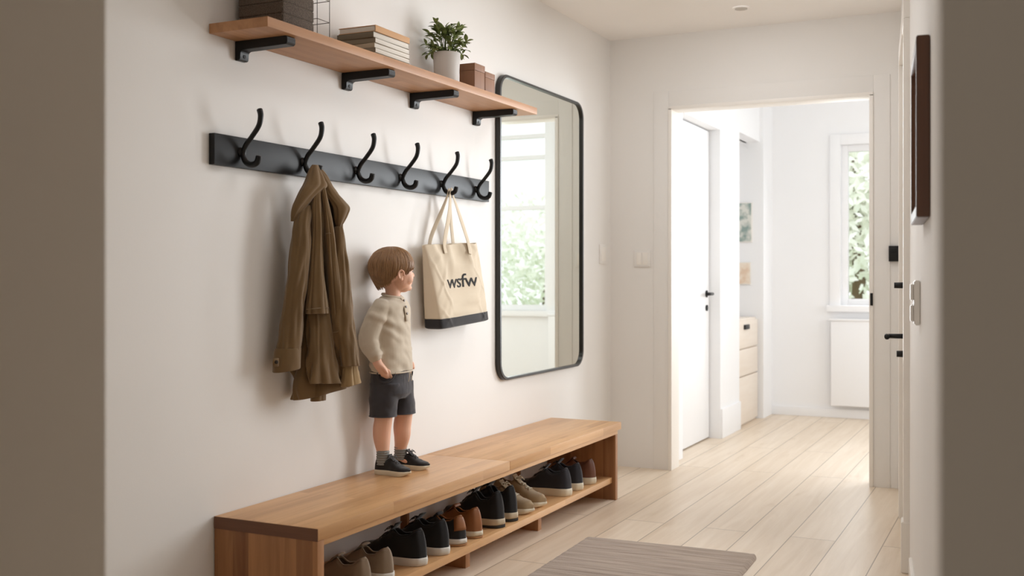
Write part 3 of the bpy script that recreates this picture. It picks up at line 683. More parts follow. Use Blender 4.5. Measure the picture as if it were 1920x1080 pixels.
def coat():
    t = empty('coat', (0.085, 2.93, 0.72), 0, 'brown hooded jacket hanging from the second hook of the rail', 'coat')
    def part(name, data, mat=None, parent=None): return link(name, mesh(*data), mat or M['coat'], parent or t, True)
    part('coat_body', cloth_loft([(318, 586, 597, 0.0, 0.006), (340, 574, 610, 0.0, 0.017), (380, 566, 628, 0.0, 0.028), (430, 560, 640, -0.008, 0.030), (500, 557, 650, -0.010, 0.034), (560, 556, 656, -0.012, 0.036), (640, 552, 660, -0.012, 0.042), (700, 549, 660, -0.010, 0.046), (733, 547, 658, -0.010, 0.046)],
        folds=((0.16, 5, 0.6, 0.25), (0.05, 9, 1.0, -0.3)), hem=lambda c, s: 0.018 * c - 0.006, wob=0.3, seed=3))
    part('hem_flap', cloth_loft([(640, 588, 612, 0.005, 0.014), (700, 584, 612, 0.008, 0.016), (750, 581, 612, 0.008, 0.016)], folds=((0.15, 3, 0, 0.3),), wob=0.2, seed=5))
    part('front_panel', cloth_loft([(560, 577, 616, 0.040, 0.018), (600, 577, 622, 0.040, 0.022), (660, 576, 632, 0.040, 0.026), (716, 576, 640, 0.040, 0.030)],
        folds=((0.16, 4, 2.2, 0.3), (0.05, 7, 0.4, -0.4)), hem=lambda c, s: -0.004 * c, wob=0.3, seed=9))
    part('storm_flap', cloth_loft([(338, 590, 600, 0.036, 0.010), (380, 585, 603, 0.052, 0.014), (430, 584, 604, 0.060, 0.017), (500, 581, 607, 0.064, 0.018), (550, 577, 612, 0.064, 0.021), (586, 574, 617, 0.064, 0.022)],
        folds=((0.20, 4, 0.9, 0.15),), wob=0.15, seed=12, inner=0.01))
    # broad fold on the right front, from the neck down under the arm
    part('front_fold', cloth_loft([(342, 598, 607, 0.04, 0.008), (370, 602, 614, 0.055, 0.012), (420, 607, 624, 0.066, 0.016), (480, 610, 632, 0.066, 0.020), (560, 614, 640, 0.056, 0.024), (640, 620, 648, 0.038, 0.026), (705, 628, 652, 0.028, 0.024)],
        folds=((0.18, 4, 2.0, 0.2),), wob=0.2, seed=15))
    # sleeves
    s1 = part('sleeve', cloth_loft([(388, 567, 583, 0.036, 0.012), (405, 557, 585, 0.044, 0.020), (430, 550, 583, 0.048, 0.027), (480, 544, 580, 0.048, 0.030), (540, 537, 575, 0.046, 0.031), (600, 529, 570, 0.042, 0.031), (652, 521, 565, 0.038, 0.032)],
        folds=((0.07, 3, 0.4, 0.5), (0.05, 5, 2.0, -0.7)), wob=0.22, seed=21))
    c1 = part('cuff', cloth_loft([(648, 518, 566, 0.038, 0.034), (662, 516, 566, 0.038, 0.035), (687, 515, 565, 0.038, 0.035)], folds=((0.03, 3, 0.4, 0.5),), hem=lambda c, s: 0.006 * c, wob=0.05, seed=22, inner=0.012), None, s1)
    part('sleeve_shade', cloth_loft([(668, 522, 559, 0.038, 0.028), (683, 520, 560, 0.038, 0.0295)], inner=0.03), M['coat_dark'], s1)  # dark colour put in for the shade inside the cuff opening
    s2 = part('sleeve', cloth_loft([(425, 628, 642, 0.040, 0.014), (450, 624, 647, 0.046, 0.022), (490, 622, 653, 0.050, 0.027), (550, 622, 659, 0.052, 0.030), (610, 620, 665, 0.054, 0.034), (655, 629, 672, 0.052, 0.034), (686, 634, 677, 0.050, 0.034)],
        folds=((0.08, 3, 1.4, 0.5), (0.06, 5, 0.0, 0.8)), wob=0.24, seed=31))
    cl = part('turned_cuff', cloth_loft([(676, 642, 670, 0.050, 0.020), (700, 641, 674, 0.050, 0.022), (722, 639, 680, 0.050, 0.025)], folds=((0.16, 5, 0.4, 0.5),), hem=lambda c, s: 0.006 * c, wob=0.2, seed=33), M['coat_lining'], s2)
    cl['label'] = 'lighter tan lining showing below the sleeve'
    # seams: flap hem, shoulder yoke, pocket edge
    def seam(pts, r=0.0013):
        part('seam', tube_data(catmull([tuple(cw((px - 601 - 322 * w_) / 478, w_, 1.1 - (py - 519.1) / 563.6)) for px, py, w_ in pts], 5), r, seg=6))
    seam([(575, 578, 0.075), (587, 577, 0.087), (600, 576, 0.087), (616, 576, 0.076)])
    seam([(610, 441, 0.078), (617, 439, 0.084), (626, 440, 0.077)])
    seam([(624, 622, 0.066), (634, 620, 0.074), (642, 612, 0.077), (643, 595, 0.077)])
    # hood: two draped halves, folded collar behind
    part('hood', cloth_loft([(311, 585, 597, 0.012, 0.008), (322, 579, 602, 0.016, 0.016), (338, 573, 609, 0.026, 0.024), (350, 568, 613, 0.034, 0.026), (360, 563, 604, 0.040, 0.024), (374, 557, 590, 0.044, 0.020), (390, 550, 577, 0.044, 0.016), (404, 547, 564, 0.042, 0.012), (418, 547, 554, 0.040, 0.006)],
        folds=((0.08, 3, 2.2, 0.9),), wob=0.16, seed=41, inner=0.004))
    h2 = part('hood', cloth_loft([(314, 590, 601, 0.006, 0.008), (328, 594, 613, 0.008, 0.015), (345, 600, 623, 0.014, 0.017), (360, 606, 632, 0.022, 0.018), (374, 616, 645, 0.034, 0.016), (388, 624, 657, 0.042, 0.017), (402, 627, 653, 0.044, 0.016), (418, 629, 645, 0.042, 0.012), (430, 631, 638, 0.038, 0.006)],
        folds=((0.12, 3, 0.2, 1.2),), wob=0.2, seed=43, inner=0.004))
    part('neck_shade', cloth_loft([(350, 604, 617, 0.012, 0.008), (380, 610, 632, 0.016, 0.014), (410, 614, 636, 0.018, 0.016), (450, 616, 632, 0.018, 0.014)], wob=0.15, seed=55, inner=0.004), M['coat_dark'])  # dark form put in for the shade inside the hood
    part('collar', cloth_loft([(345, 606, 622, -0.002, 0.010), (370, 612, 640, -0.002, 0.016), (392, 618, 652, 0.0, 0.018), (412, 624, 644, 0.002, 0.014), (450, 630, 646, 0.004, 0.012)], wob=0.15, seed=47, inner=0.004))
    # cuff tab and button on the near sleeve
    def cp(px, py, w_): return cw((px - 601 - 322 * w_) / 478, w_, 1.1 - (py - 519.1) / 563.6)
    a = cp(522, 670, 0.070); b = cp(535, 670, 0.069)
    V, F = tube_data([a + Vector((0, 0, 0.012)), a, a - Vector((0, 0, 0.014))], [0.010, 0.011, 0.010], seg=20, flat=0.25, up=(0.9, -0.4, 0))
    part('cuff_tab', (V, F), None, s1)
    V, F = tube_data([a + CN * 0.001, a + CN * 0.005], 0.006, seg=18); part('button', (V, F), M['coat_dark'], s1)
    # hanging loop round the hook
    hy = 2.918
    V, F = tube_data([(0.066, hy + 0.004 * math.cos(q) + .001, 1.447 + 0.012 * math.sin(q)) for q in [2 * PI * k / 16 for k in range(16)]], 0.0022, seg=8, closed=True, up=(1, 0, 0))
    part('hanging_loop', (V, F))
coat()

# ================================================================== TOTE BAG
M['canvas'] = weave('cream_canvas', (216, 200, 176), 0.9, 0.04, 1500, 0.25)
M['canvas_dark'] = weave('black_canvas', (42, 40, 42), 0.85, 0.08, 1500, 0.25)
BT, BB = 1.236, 0.903
def bag_ring(z, n=220, infl=0.0):
    g = (BT - z) / (BT - BB)            # 0 top, 1 bottom
    y0 = 3.655 + 0.060 * g; y1 = 4.095 + 0.030 * g
    gg = max(0, min(1, g)); xb = 0.030 - 0.014 * gg; xf = 0.072 + 0.036 * gg ** 0.8
    hy = (y1 - y0) / 2 + infl; hx = (xf - xb) / 2 + infl; cy = (y0 + y1) / 2; cx = (xf + xb) / 2
    R = []
    e = 0.22 + 0.35 * max(0, min(1, 1 - g * 1.2)) ** 2
    for j in range(n):
        th = 2 * PI * j / n; c, s = math.cos(th), math.sin(th)
        y = cy + hy * math.copysign(abs(c) ** e, c); x = cx + hx * math.copysign(abs(s) ** (e + 0.15 * max(0, 1 - g)), s)
        edge = 1 - abs((y - cy) / hy) ** 6; k = 1 if s > 0 else -0.3
        fold = 0.0
        if s > 0:   # drape folds running from the handles, fading downwards
            for fy, amp, drift in ((3.80, 0.014, 0.10), (3.955, 0.013, 0.03), (3.70, 0.009, 0.16), (4.04, 0.009, -0.07)):
                d = (y - (fy + drift * g)) / (0.022 + 0.030 * g); fold += amp * math.exp(-d * d) * (1 - g * 0.75)
            fold -= 0.006 * math.exp(-((y - 3.88) / 0.035) ** 2) * (1 - g)
            fold += 0.009 * noise.noise(Vector((y * 9 + z * 4, z * 8, 1.3)))
            v1 = noise.noise(Vector(((y - 3.9) * 9 + z * 6, z * 3, 4.0))); v2 = noise.noise(Vector(((y - 3.9) * 9 - z * 7, z * 3, 9.0)))
            fold += 0.035 * max(0, 0.14 - abs(v1)) + 0.035 * max(0, 0.14 - abs(v2))
        x += fold * edge * (0.3 + 0.7 * (1 - max(0, g - 0.85) / 0.15 if g > 0.85 else 1))
        R.append((max(x, 0.003), y, z + 0.050 * (y - 3.9) + 0.006 * math.sin((y - cy) * 30) * (1 - g) * 0.5))
    return R
def bag_front_x(y, z0):
    z = z0 - 0.050 * (y - 3.9); R = bag_ring(z); best = None
    c = [p for p in R if p[0] > 0.055]; c.sort(key=lambda p: abs(p[1] - y)); a, b = c[0], c[1]
    if abs(a[1] - b[1]) < 1e-6: return a[0]
    return a[0] + (b[0] - a[0]) * (y - a[1]) / (b[1] - a[1])
def tote():
    t = empty('tote_bag', (0.06, 3.88, BB), 0, 'cream canvas tote bag with black base hanging from the fifth hook', 'bag')
    zs = [BT - (BT - 0.938) * i / 50 for i in range(51)]
    def shrink(R, d, dz):
        cx = sum(p[0] for p in R) / len(R); cy = sum(p[1] for p in R) / len(R)
        return [(cx + (p[0] - cx) * (1 - d / 0.04), cy + (p[1] - cy) * (1 - d / 0.22), p[2] + dz) for p in R]
    top = bag_ring(BT)
    rings = [shrink(bag_ring(BT - 0.16), 0.012, 0), shrink(bag_ring(BT - 0.05), 0.009, 0), shrink(top, 0.0035, -0.002), shrink(top, 0.001, 0.001)] + [bag_ring(z) for z in zs]
    bd = loft_data(rings); from mathutils.bvhtree import BVHTree
    bvh = BVHTree.FromPolygons([Vector(p) for p in bd[0]], bd[1]); link('bag_body', mesh(*bd), M['canvas'], t, True)
    def hitx(y, z): return bvh.ray_cast(Vector((1, y, z)), Vector((-1, 0, 0)))[0].x
    zs = [0.9405 - (0.9405 - BB) * i / 12 for i in range(13)]
    rb = [shrink(bag_ring(zs[0]), 0.001, 0)] + [bag_ring(z, infl=0.0015) for z in zs[:-1]] + [shrink(bag_ring(BB, infl=0.0015), 0.003, 0), shrink(bag_ring(BB), 0.008, -0.003), shrink(bag_ring(BB), 0.02, -0.004)]
    b = link('bag_base', mesh(*loft_data(rb)), M['canvas_dark'], t, True); b['label'] = 'black canvas base'
    # handles: each one strap loop from panel over the hook and down again
    hy = 3.853
    def strap(name, ya, yb, front, dx):
        xa = (bag_front_x(ya, BT - 0.01) + 0.0025) if front else 0.028
        xb_ = (bag_front_x(yb, BT - 0.01) + 0.0025) if front else 0.028
        tz = 1.455 + (0.002 if front else 0.0)
        if front:
            xa2 = bag_front_x(ya, 1.195) + 0.003; xb2 = bag_front_x(yb, 1.195) + 0.003
        P = ([(xa2, ya + 0.003, 1.195), (xa, ya, 1.225)] if front else [(xa, ya, 1.20)]) + [(xa * 0.97, ya + (hy - ya) * 0.12, 1.26), (0.5 * (xa + dx), ya * 0.42 + hy * 0.58 + 0.003, 1.36), (dx, hy - 0.012, 1.435), (dx, hy - 0.004, tz), (dx, hy + 0.004, tz), (dx, hy + 0.012, 1.435), (0.5 * (xb_ + dx), yb * 0.42 + hy * 0.58 - 0.003, 1.36), (xb_ * 0.97, yb + (hy - yb) * 0.12, 1.26)] + ([(xb_, yb, 1.225), (xb2, yb - 0.003, 1.195)] if front else [(xb_, yb, 1.20)])
        Q = [q for q in catmull(P, 6)]
        V, F = tube_data(Q, [0.0075 + 0.0065 * min(1, max(0, 1.43 - q[2]) / 0.08) for q in Q], seg=12, flat=0.12, up=(1, 0, 0))
        link(name, mesh(V, F), M['canvas'], t, True)
    strap('handle', 3.775, 3.955, True, 0.070)
    strap('handle', 3.745, 3.950, False, 0.058)
    # lettering
    c = bpy.data.curves.new('txt', 'FONT'); c.body = 'wsfw'; c.size = 0.089; c.resolution_u = 4; c.offset = 0.0003; c.space_character = 0.93; c.align_x = 'LEFT'
    o = bpy.data.objects.new('txt', c); COL.objects.link(o); bpy.context.view_layer.update()
    me = bpy.data.meshes.new_from_object(o.evaluated_get(bpy.context.evaluated_depsgraph_get())); bpy.data.objects.remove(o)
    bm = bmesh.new(); bm.from_mesh(me); bmesh.ops.triangulate(bm, faces=bm.faces)
    for _ in range(2):
        bmesh.ops.subdivide_edges(bm, edges=[e for e in bm.edges if e.calc_length() > 0.006], cuts=1); bmesh.ops.triangulate(bm, faces=bm.faces)
    wd = max(v.co.x for v in bm.verts); k = 0.232 / wd
    for v in bm.verts:
        y = 3.772 + v.co.x * k; z = 1.053 + v.co.y * 0.88 + 0.045 * (y - 3.772); v.co = Vector((hitx(y, z) + 0.0010, y, z))
    bmesh.ops.recalc_face_normals(bm, faces=bm.faces)
    lt = link('lettering', from_bm(bm), plain('black_print', (34, 31, 30), 0.8), t, True); lt['label'] = 'black printed letters wsfw'
    sd = lt.modifiers.new('s', 'SOLIDIFY'); sd.thickness = 0.0008; sd.offset = 0
tote()

# ================================================================== SHOES
def lerp_tab(tab, t):
    for (a, b), (c, d) in zip(tab, tab[1:]):
        if t <= c: u = (t - a) / (c - a); u = u * u * (3 - 2 * u); return b + (d - b) * u
    return tab[-1][1]
HW = [(0.0, 0.42), (0.06, 0.66), (0.16, 0.76), (0.38, 0.72), (0.58, 0.90), (0.74, 1.0), (0.88, 0.86), (1.0, 0.5)]
def hwid(t, W_):
    e = 1.0
    if t < 0.09: e = math.sqrt(max(0, 1 - ((0.09 - t) / 0.09) ** 2))
    if t > 0.80: e = math.sqrt(max(0, 1 - ((t - 0.80) / 0.20) ** 2))
    return W_ / 2 * lerp_tab(HW, t) * e
def make_shoe(parent, L_, W_, H, sole_h, m_up, m_sole, m_in, m_lace=None, laces=4, bow=True, heel_patch=None, outsole=None, tongue=1.12, low=0.80, tie=0.0016):
    ts = [0.5 - 0.5 * math.cos(PI * i / 44) for i in range(45)]
    shift = lambda t: 0.05 * W_ * math.sin(PI * t * 1.3)
    # sole
    def outline(s, z):
        P = [(L_ * (0.5 + (t - 0.5) * s), shift(t) - hwid(t, W_) * s, z + (0.012 * max(0, (t - 0.75) / 0.25) ** 2 if z < sole_h * .5 else 0)) for t in ts]
        return P + [(L_ * (0.5 + (t - 0.5) * s), shift(t) + hwid(t, W_) * s, z + (0.012 * max(0, (t - 0.75) / 0.25) ** 2 if z < sole_h * .5 else 0)) for t in ts[::-1]][1:-1]
    zo = sole_h * 0.28 if outsole else 0.0
    rows = [(0.955, zo), (0.985, zo + 0.003), (1.0, sole_h * 0.45), (0.998, sole_h * 0.72), (0.99, sole_h * 0.95), (0.97, sole_h), (0.90, sole_h)]
    so = link('sole', mesh(*loft_data([outline(s, z) for s, z in rows])), m_sole, parent, sharp=60)
    if outsole: link('outsole', mesh(*loft_data([outline(s, z) for s, z in [(0.96, 0.0), (1.0, 0.002), (1.0, zo * 0.9), (0.97, zo + 0.0005)]])), outsole, so, sharp=50)
    TOP = [(0.0, 0.97), (0.05, 0.99), (0.22, low + 0.03), (0.33, low), (0.44, 0.93), (0.55, 0.80), (0.68, 0.62), (0.80, 0.52), (0.92, 0.47), (1.0, 0.34)]
    top = lambda t: max(H * lerp_tab(TOP, t), sole_h + 0.006)
    o0, o1 = 0.035, 0.46
    def wopen(t):
        c = (o0 + o1) / 2; h = (o1 - o0) / 2; q = 1 - ((t - c) / h) ** 2
        return 0.60 * hwid(t, W_) * math.sqrt(q) ** 0.8 if q > 0 else 0.0
    rings = []; NS = 9
    for t in ts:
        x0 = L_ * (0.5 + (t - 0.5) * 0.975); hw = hwid(t, W_) * 0.955; wo = wopen(t); tp = top(t); b = sole_h * 0.75; R = []; sh = shift(t); ln = 0.055 * L_ * max(0, 1 - t / 0.30) ** 1.5
        pz = 0.85 if t < 0.5 else 0.75
        for sg in (-1, 1):
            side = []
            for k in range(NS):
                a = PI / 2 * k / (NS - 1); bul = 1 + 0.05 * math.sin(PI * k / (NS - 1)); y = (wo + (hw - wo) * math.cos(a) ** 0.62) * (bul if hw > 0.004 else 1); z = b + (tp - b) * math.sin(a) ** pz
                side.append((x0 + ln * math.sin(a) ** 2.2, sh + sg * y * (1 - 0.06 * math.sin(a)), z))
            if sg == -1: R += side; dep = min(1, wo / (0.25 * hw + 1e-6)) if wo > 0 else 0; zi = tp + (sole_h + 0.004 - tp) * dep
            x = x0 + ln
            if sg == -1: R += [(x, sh - wo * 0.88, tp + (zi - tp) * 0.1), (x, sh - wo * 0.8, zi), (x, sh, zi), (x, sh + wo * 0.8, zi), (x, sh + wo * 0.88, tp + (zi - tp) * 0.1)]
            else: R += side[::-1]
        rings.append(R)
    V, F = loft_data(rings, cap=False)
    me = mesh(V, F); me.materials.append(m_up); me.materials.append(m_in)
    n = len(rings[0])
    for pl in me.polygons:
        j = pl.index % n
        if NS <= j < NS + 4: pl.material_index = 1
    up = link('upper', me, [m_up, m_in], parent, sharp=70)
    for pl in me.polygons:
        if NS - 1 <= pl.index % n < NS + 5: pl.material_index = 1
    # padded collar
    col = []
    for sg in (1, -1):
        rg = [o0 + (o1 - o0) * (0.5 - 0.5 * math.cos(PI * i / 18)) for i in range(19)]
        if sg == -1: rg = rg[::-1][1:-1]
        for t in rg: col.append((L_ * (0.5 + (t - 0.5) * 0.975) + 0.055 * L_ * max(0, 1 - t / 0.30) ** 1.5, shift(t) + sg * wopen(t), top(t)))
    link('collar', mesh(*tube_data(col, 0.0032 * H / 0.11, seg=8, closed=True, up=(0, 0, 1))), heel_patch or m_up, up)
    if heel_patch:
        rr = []
        for t in (0.0, 0.01, 0.03, 0.06, 0.10, 0.14):
            pass
        rows = []
        for kk in range(0, 9):
            a = PI / 2 * (0.25 + 0.75 * kk / 8); row = []
            tl = [0.12, 0.07, 0.035, 0.012, 0.0]
            for t, sg in [(t, -1) for t in tl] + [(t, 1) for t in tl[::-1][1:]]:
                x = L_ * (0.5 + (t - 0.5) * 0.975); hw = hwid(t, W_) * 0.955; wo = wopen(t); y = (wo + (hw - wo) * math.cos(a) ** 0.62) * 1.06; z = sole_h * .75 + (top(t) - sole_h * .75) * math.sin(a) ** .85
                row.append((x - 0.0012 + 0.055 * L_ * max(0, 1 - t / 0.30) ** 1.5 * math.sin(a) ** 2.2, shift(t) + sg * y * 1.02, z))
            rows.append(row)
        V = [p for r in rows for p in r]; w9 = len(rows[0]); F = [(i * w9 + j, i * w9 + j + 1, (i + 1) * w9 + j + 1, (i + 1) * w9 + j) for i in range(len(rows) - 1) for j in range(w9 - 1)]
        hp_ = link('heel_patch', mesh(V, F), heel_patch, up); sm = hp_.modifiers.new('s', 'SOLIDIFY'); sm.thickness = 0.0015; sm.offset = 1
    if tongue:
        xt = [0.60, 0.52, 0.46, 0.42, 0.395]; zt = [top(0.60) - 0.003, top(0.52) + 0.002, H * 0.97, H * 1.05, H * tongue]
        q = catmull([(L_ * (0.5 + (a - 0.5) * .975), shift(a), z) for a, z in zip(xt, zt)], 4)
        link('tongue', mesh(*tube_data(q, [W_ * (0.20 + 0.05 * i / len(q)) for i in range(len(q))], seg=14, flat=0.14, up=(0.4, 0, 1))), m_up, up)
    if m_lace:
        parts = []; tl = [0.47 + 0.058 * i for i in range(laces)]
        def sp(t, fy):
            x = L_ * (0.5 + (t - 0.5) * 0.975); hw = hwid(t, W_) * 0.955; c = fy; a = math.acos(min(1, abs(fy)) ** (1 / 0.62)) if abs(fy) > 0 else PI / 2
            return Vector((x, shift(t) + fy * hw, sole_h * 0.75 + (top(t) - sole_h * 0.75) * math.sin(a) ** 0.75 + tie * 1.4))
        for i, t in enumerate(tl):
            parts.append(tube_data([sp(t, f) + Vector((0, 0, 0.002 if abs(f) < 0.3 else 0)) for f in (-0.42, -0.25, 0, 0.25, 0.42)], tie, seg=6))
            if i + 1 < len(tl):
                for s in (-1, 1): parts.append(tube_data([sp(t, -0.40 * s), (sp(t, 0) + sp(tl[i + 1], 0)) / 2 + Vector((0, 0, 0.004)), sp(tl[i + 1], 0.40 * s)], tie, seg=6))
        if bow:
            c = sp(0.46, 0) + Vector((0, 0, 0.006)); s_ = W_ / 0.095
            for s in (-1, 1):
                lp = [c, c + Vector((0.004, 0.016 * s, 0.008)) * s_, c + Vector((0.000, 0.032 * s, 0.004)) * s_, c + Vector((0.012, 0.030 * s, -0.002)) * s_, c + Vector((0.006, 0.012 * s, 0.0)) * s_, c]
                parts.append(tube_data(catmull(lp, 4), tie, seg=6))
                parts.append(tube_data(catmull([c, c + Vector((0.014, 0.010 * s, 0.002)) * s_, c + Vector((0.024, 0.022 * s, -0.010)) * s_], 4), tie, seg=6))
        link('laces', mesh(*join_data(parts)), m_lace, up)

SM = dict(
    taupe=weave('taupe_suede', (150, 132, 112), 0.95, 0.08, 900, 0.2), black=weave('black_canvas_shoe', (30, 29, 30), 0.8, 0.1, 1200, 0.2), navy=weave('dark_navy_canvas', (46, 46, 52), 0.85, 0.08, 1200, 0.2),
    char=weave('charcoal_textile', (40, 38, 38), 0.85, 0.08, 1200, 0.2), brown=plain('brown_leather', (146, 92, 50), 0.5, 0.15, 12), dbrown=plain('reddish_brown_leather', (104, 62, 42), 0.5, 0.15, 12),
    tan=weave('olive_tan_suede', (158, 136, 106), 0.95, 0.08, 900, 0.2), white=plain('white_rubber', (226, 222, 214), 0.5, 0.03), beige=plain('beige_rubber', (198, 182, 156), 0.6, 0.03), cream=plain('cream_rubber', (222, 212, 190), 0.5, 0.03),
    gum=plain('gum_rubber', (176, 130, 88), 0.6, 0.04), inn=plain('dark_shoe_lining', (34, 28, 25), 0.95), innt=plain('taupe_shoe_lining', (96, 80, 64), 0.95), lace=plain('cream_lace', (206, 196, 174), 0.8), blace=plain('black_lace', (34, 34, 35), 0.8), outb=plain('dark_outsole', (48, 44, 40), 0.7))
def bench_shoe(x, y, yaw, label, grp, L_=0.265, W_=0.092, H=0.112, sh_=0.027, toe_out=False, name='sneaker', cat='shoe', **kw):
    rz = (0 if toe_out else PI) + math.radians(yaw)
    if toe_out: x = x - L_
    t = empty(name, (x, y, SZ + 0.0004), rz, label, cat, grp)
    make_shoe(t, L_, W_, H, sh_, **kw)
g1 = 'shoes on the lower shelf of the bench'
A = dict(m_up=SM['taupe'], m_sole=SM['white'], m_in=SM['innt'], m_lace=None, bow=False, low=0.76, H=0.104, tongue=1.02)
bench_shoe(0.350, 2.835, 4, 'taupe suede low shoe nearest to the near end panel of the bench', g1, name='low_shoe', **A)
bench_shoe(0.348, 2.965, -3, 'taupe suede low shoe beside the large black sneaker', g1, name='low_shoe', **A)
B = dict(m_up=SM['black'], m_sole=SM['white'], m_in=SM['inn'], m_lace=SM['blace'], H=0.122, W_=0.098, L_=0.275, sh_=0.028)
bench_shoe(0.352, 3.175, 3, 'black canvas sneaker with white sole next to the taupe low shoes', g1, **B)
bench_shoe(0.352, 3.330, -2, 'black canvas sneaker with white sole next to the charcoal shoe with tan heel', g1, **B)
bench_shoe(0.345, 3.472, 2, 'charcoal shoe with tan collar and heel tab and white sole', g1, H=0.108, m_up=SM['char'], m_sole=SM['white'], m_in=SM['inn'], m_lace=SM['blace'], bow=False, heel_patch=SM['brown'], outsole=SM['gum'], tongue=0.98)
bench_shoe(0.344, 3.600, -2, 'brown leather low shoe with layered pale sole', g1, name='low_shoe', H=0.112, m_up=SM['brown'], m_sole=SM['cream'], m_in=SM['inn'], m_lace=None, bow=False, outsole=SM['gum'], tongue=0.98)
C7 = dict(m_up=SM['black'], m_sole=SM['beige'], m_in=SM['inn'], m_lace=SM['blace'], H=0.140, W_=0.100, L_=0.275, sh_=0.036, outsole=SM['outb'], tongue=1.18, low=0.74)
bench_shoe(0.345, 3.790, 3, 'tall black sneaker with thick beige sole beside the brown leather shoe', g1, **C7)
bench_shoe(0.343, 3.910, -3, 'tall black sneaker with thick beige sole beside the laced tan shoe', g1, **C7)
D9 = dict(m_up=SM['tan'], m_sole=SM['cream'], m_in=SM['innt'], m_lace=SM['lace'], H=0.115, W_=0.094, L_=0.262, sh_=0.024, toe_out=True, laces=5, tie=0.0019)
bench_shoe(0.352, 4.045, 3, 'tan laced shoe with its toe to the front, nearer of the two', g1, **D9)
bench_shoe(0.346, 4.190, 2, 'tan laced shoe with its toe to the front beside the navy sneaker', g1, **D9)
E11 = dict(m_up=SM['navy'], m_sole=SM['cream'], m_in=SM['inn'], m_lace=SM['blace'], H=0.122, W_=0.100, L_=0.27, sh_=0.034)
bench_shoe(0.348, 4.470, 5, 'dark navy sneaker with cream sole beside the tan laced shoes', g1, **E11)
bench_shoe(0.345, 4.610, -3, 'dark navy sneaker with cream sole beside the reddish brown shoe', g1, **E11)
bench_shoe(0.345, 4.775, 2, 'reddish brown shoe with cream sole, last toward the far end of the bench', g1, name='low_shoe', m_up=SM['dbrown'], m_sole=SM['cream'], m_in=SM['inn'], m_lace=None, bow=False, H=0.116, sh_=0.032, tongue=0.98)

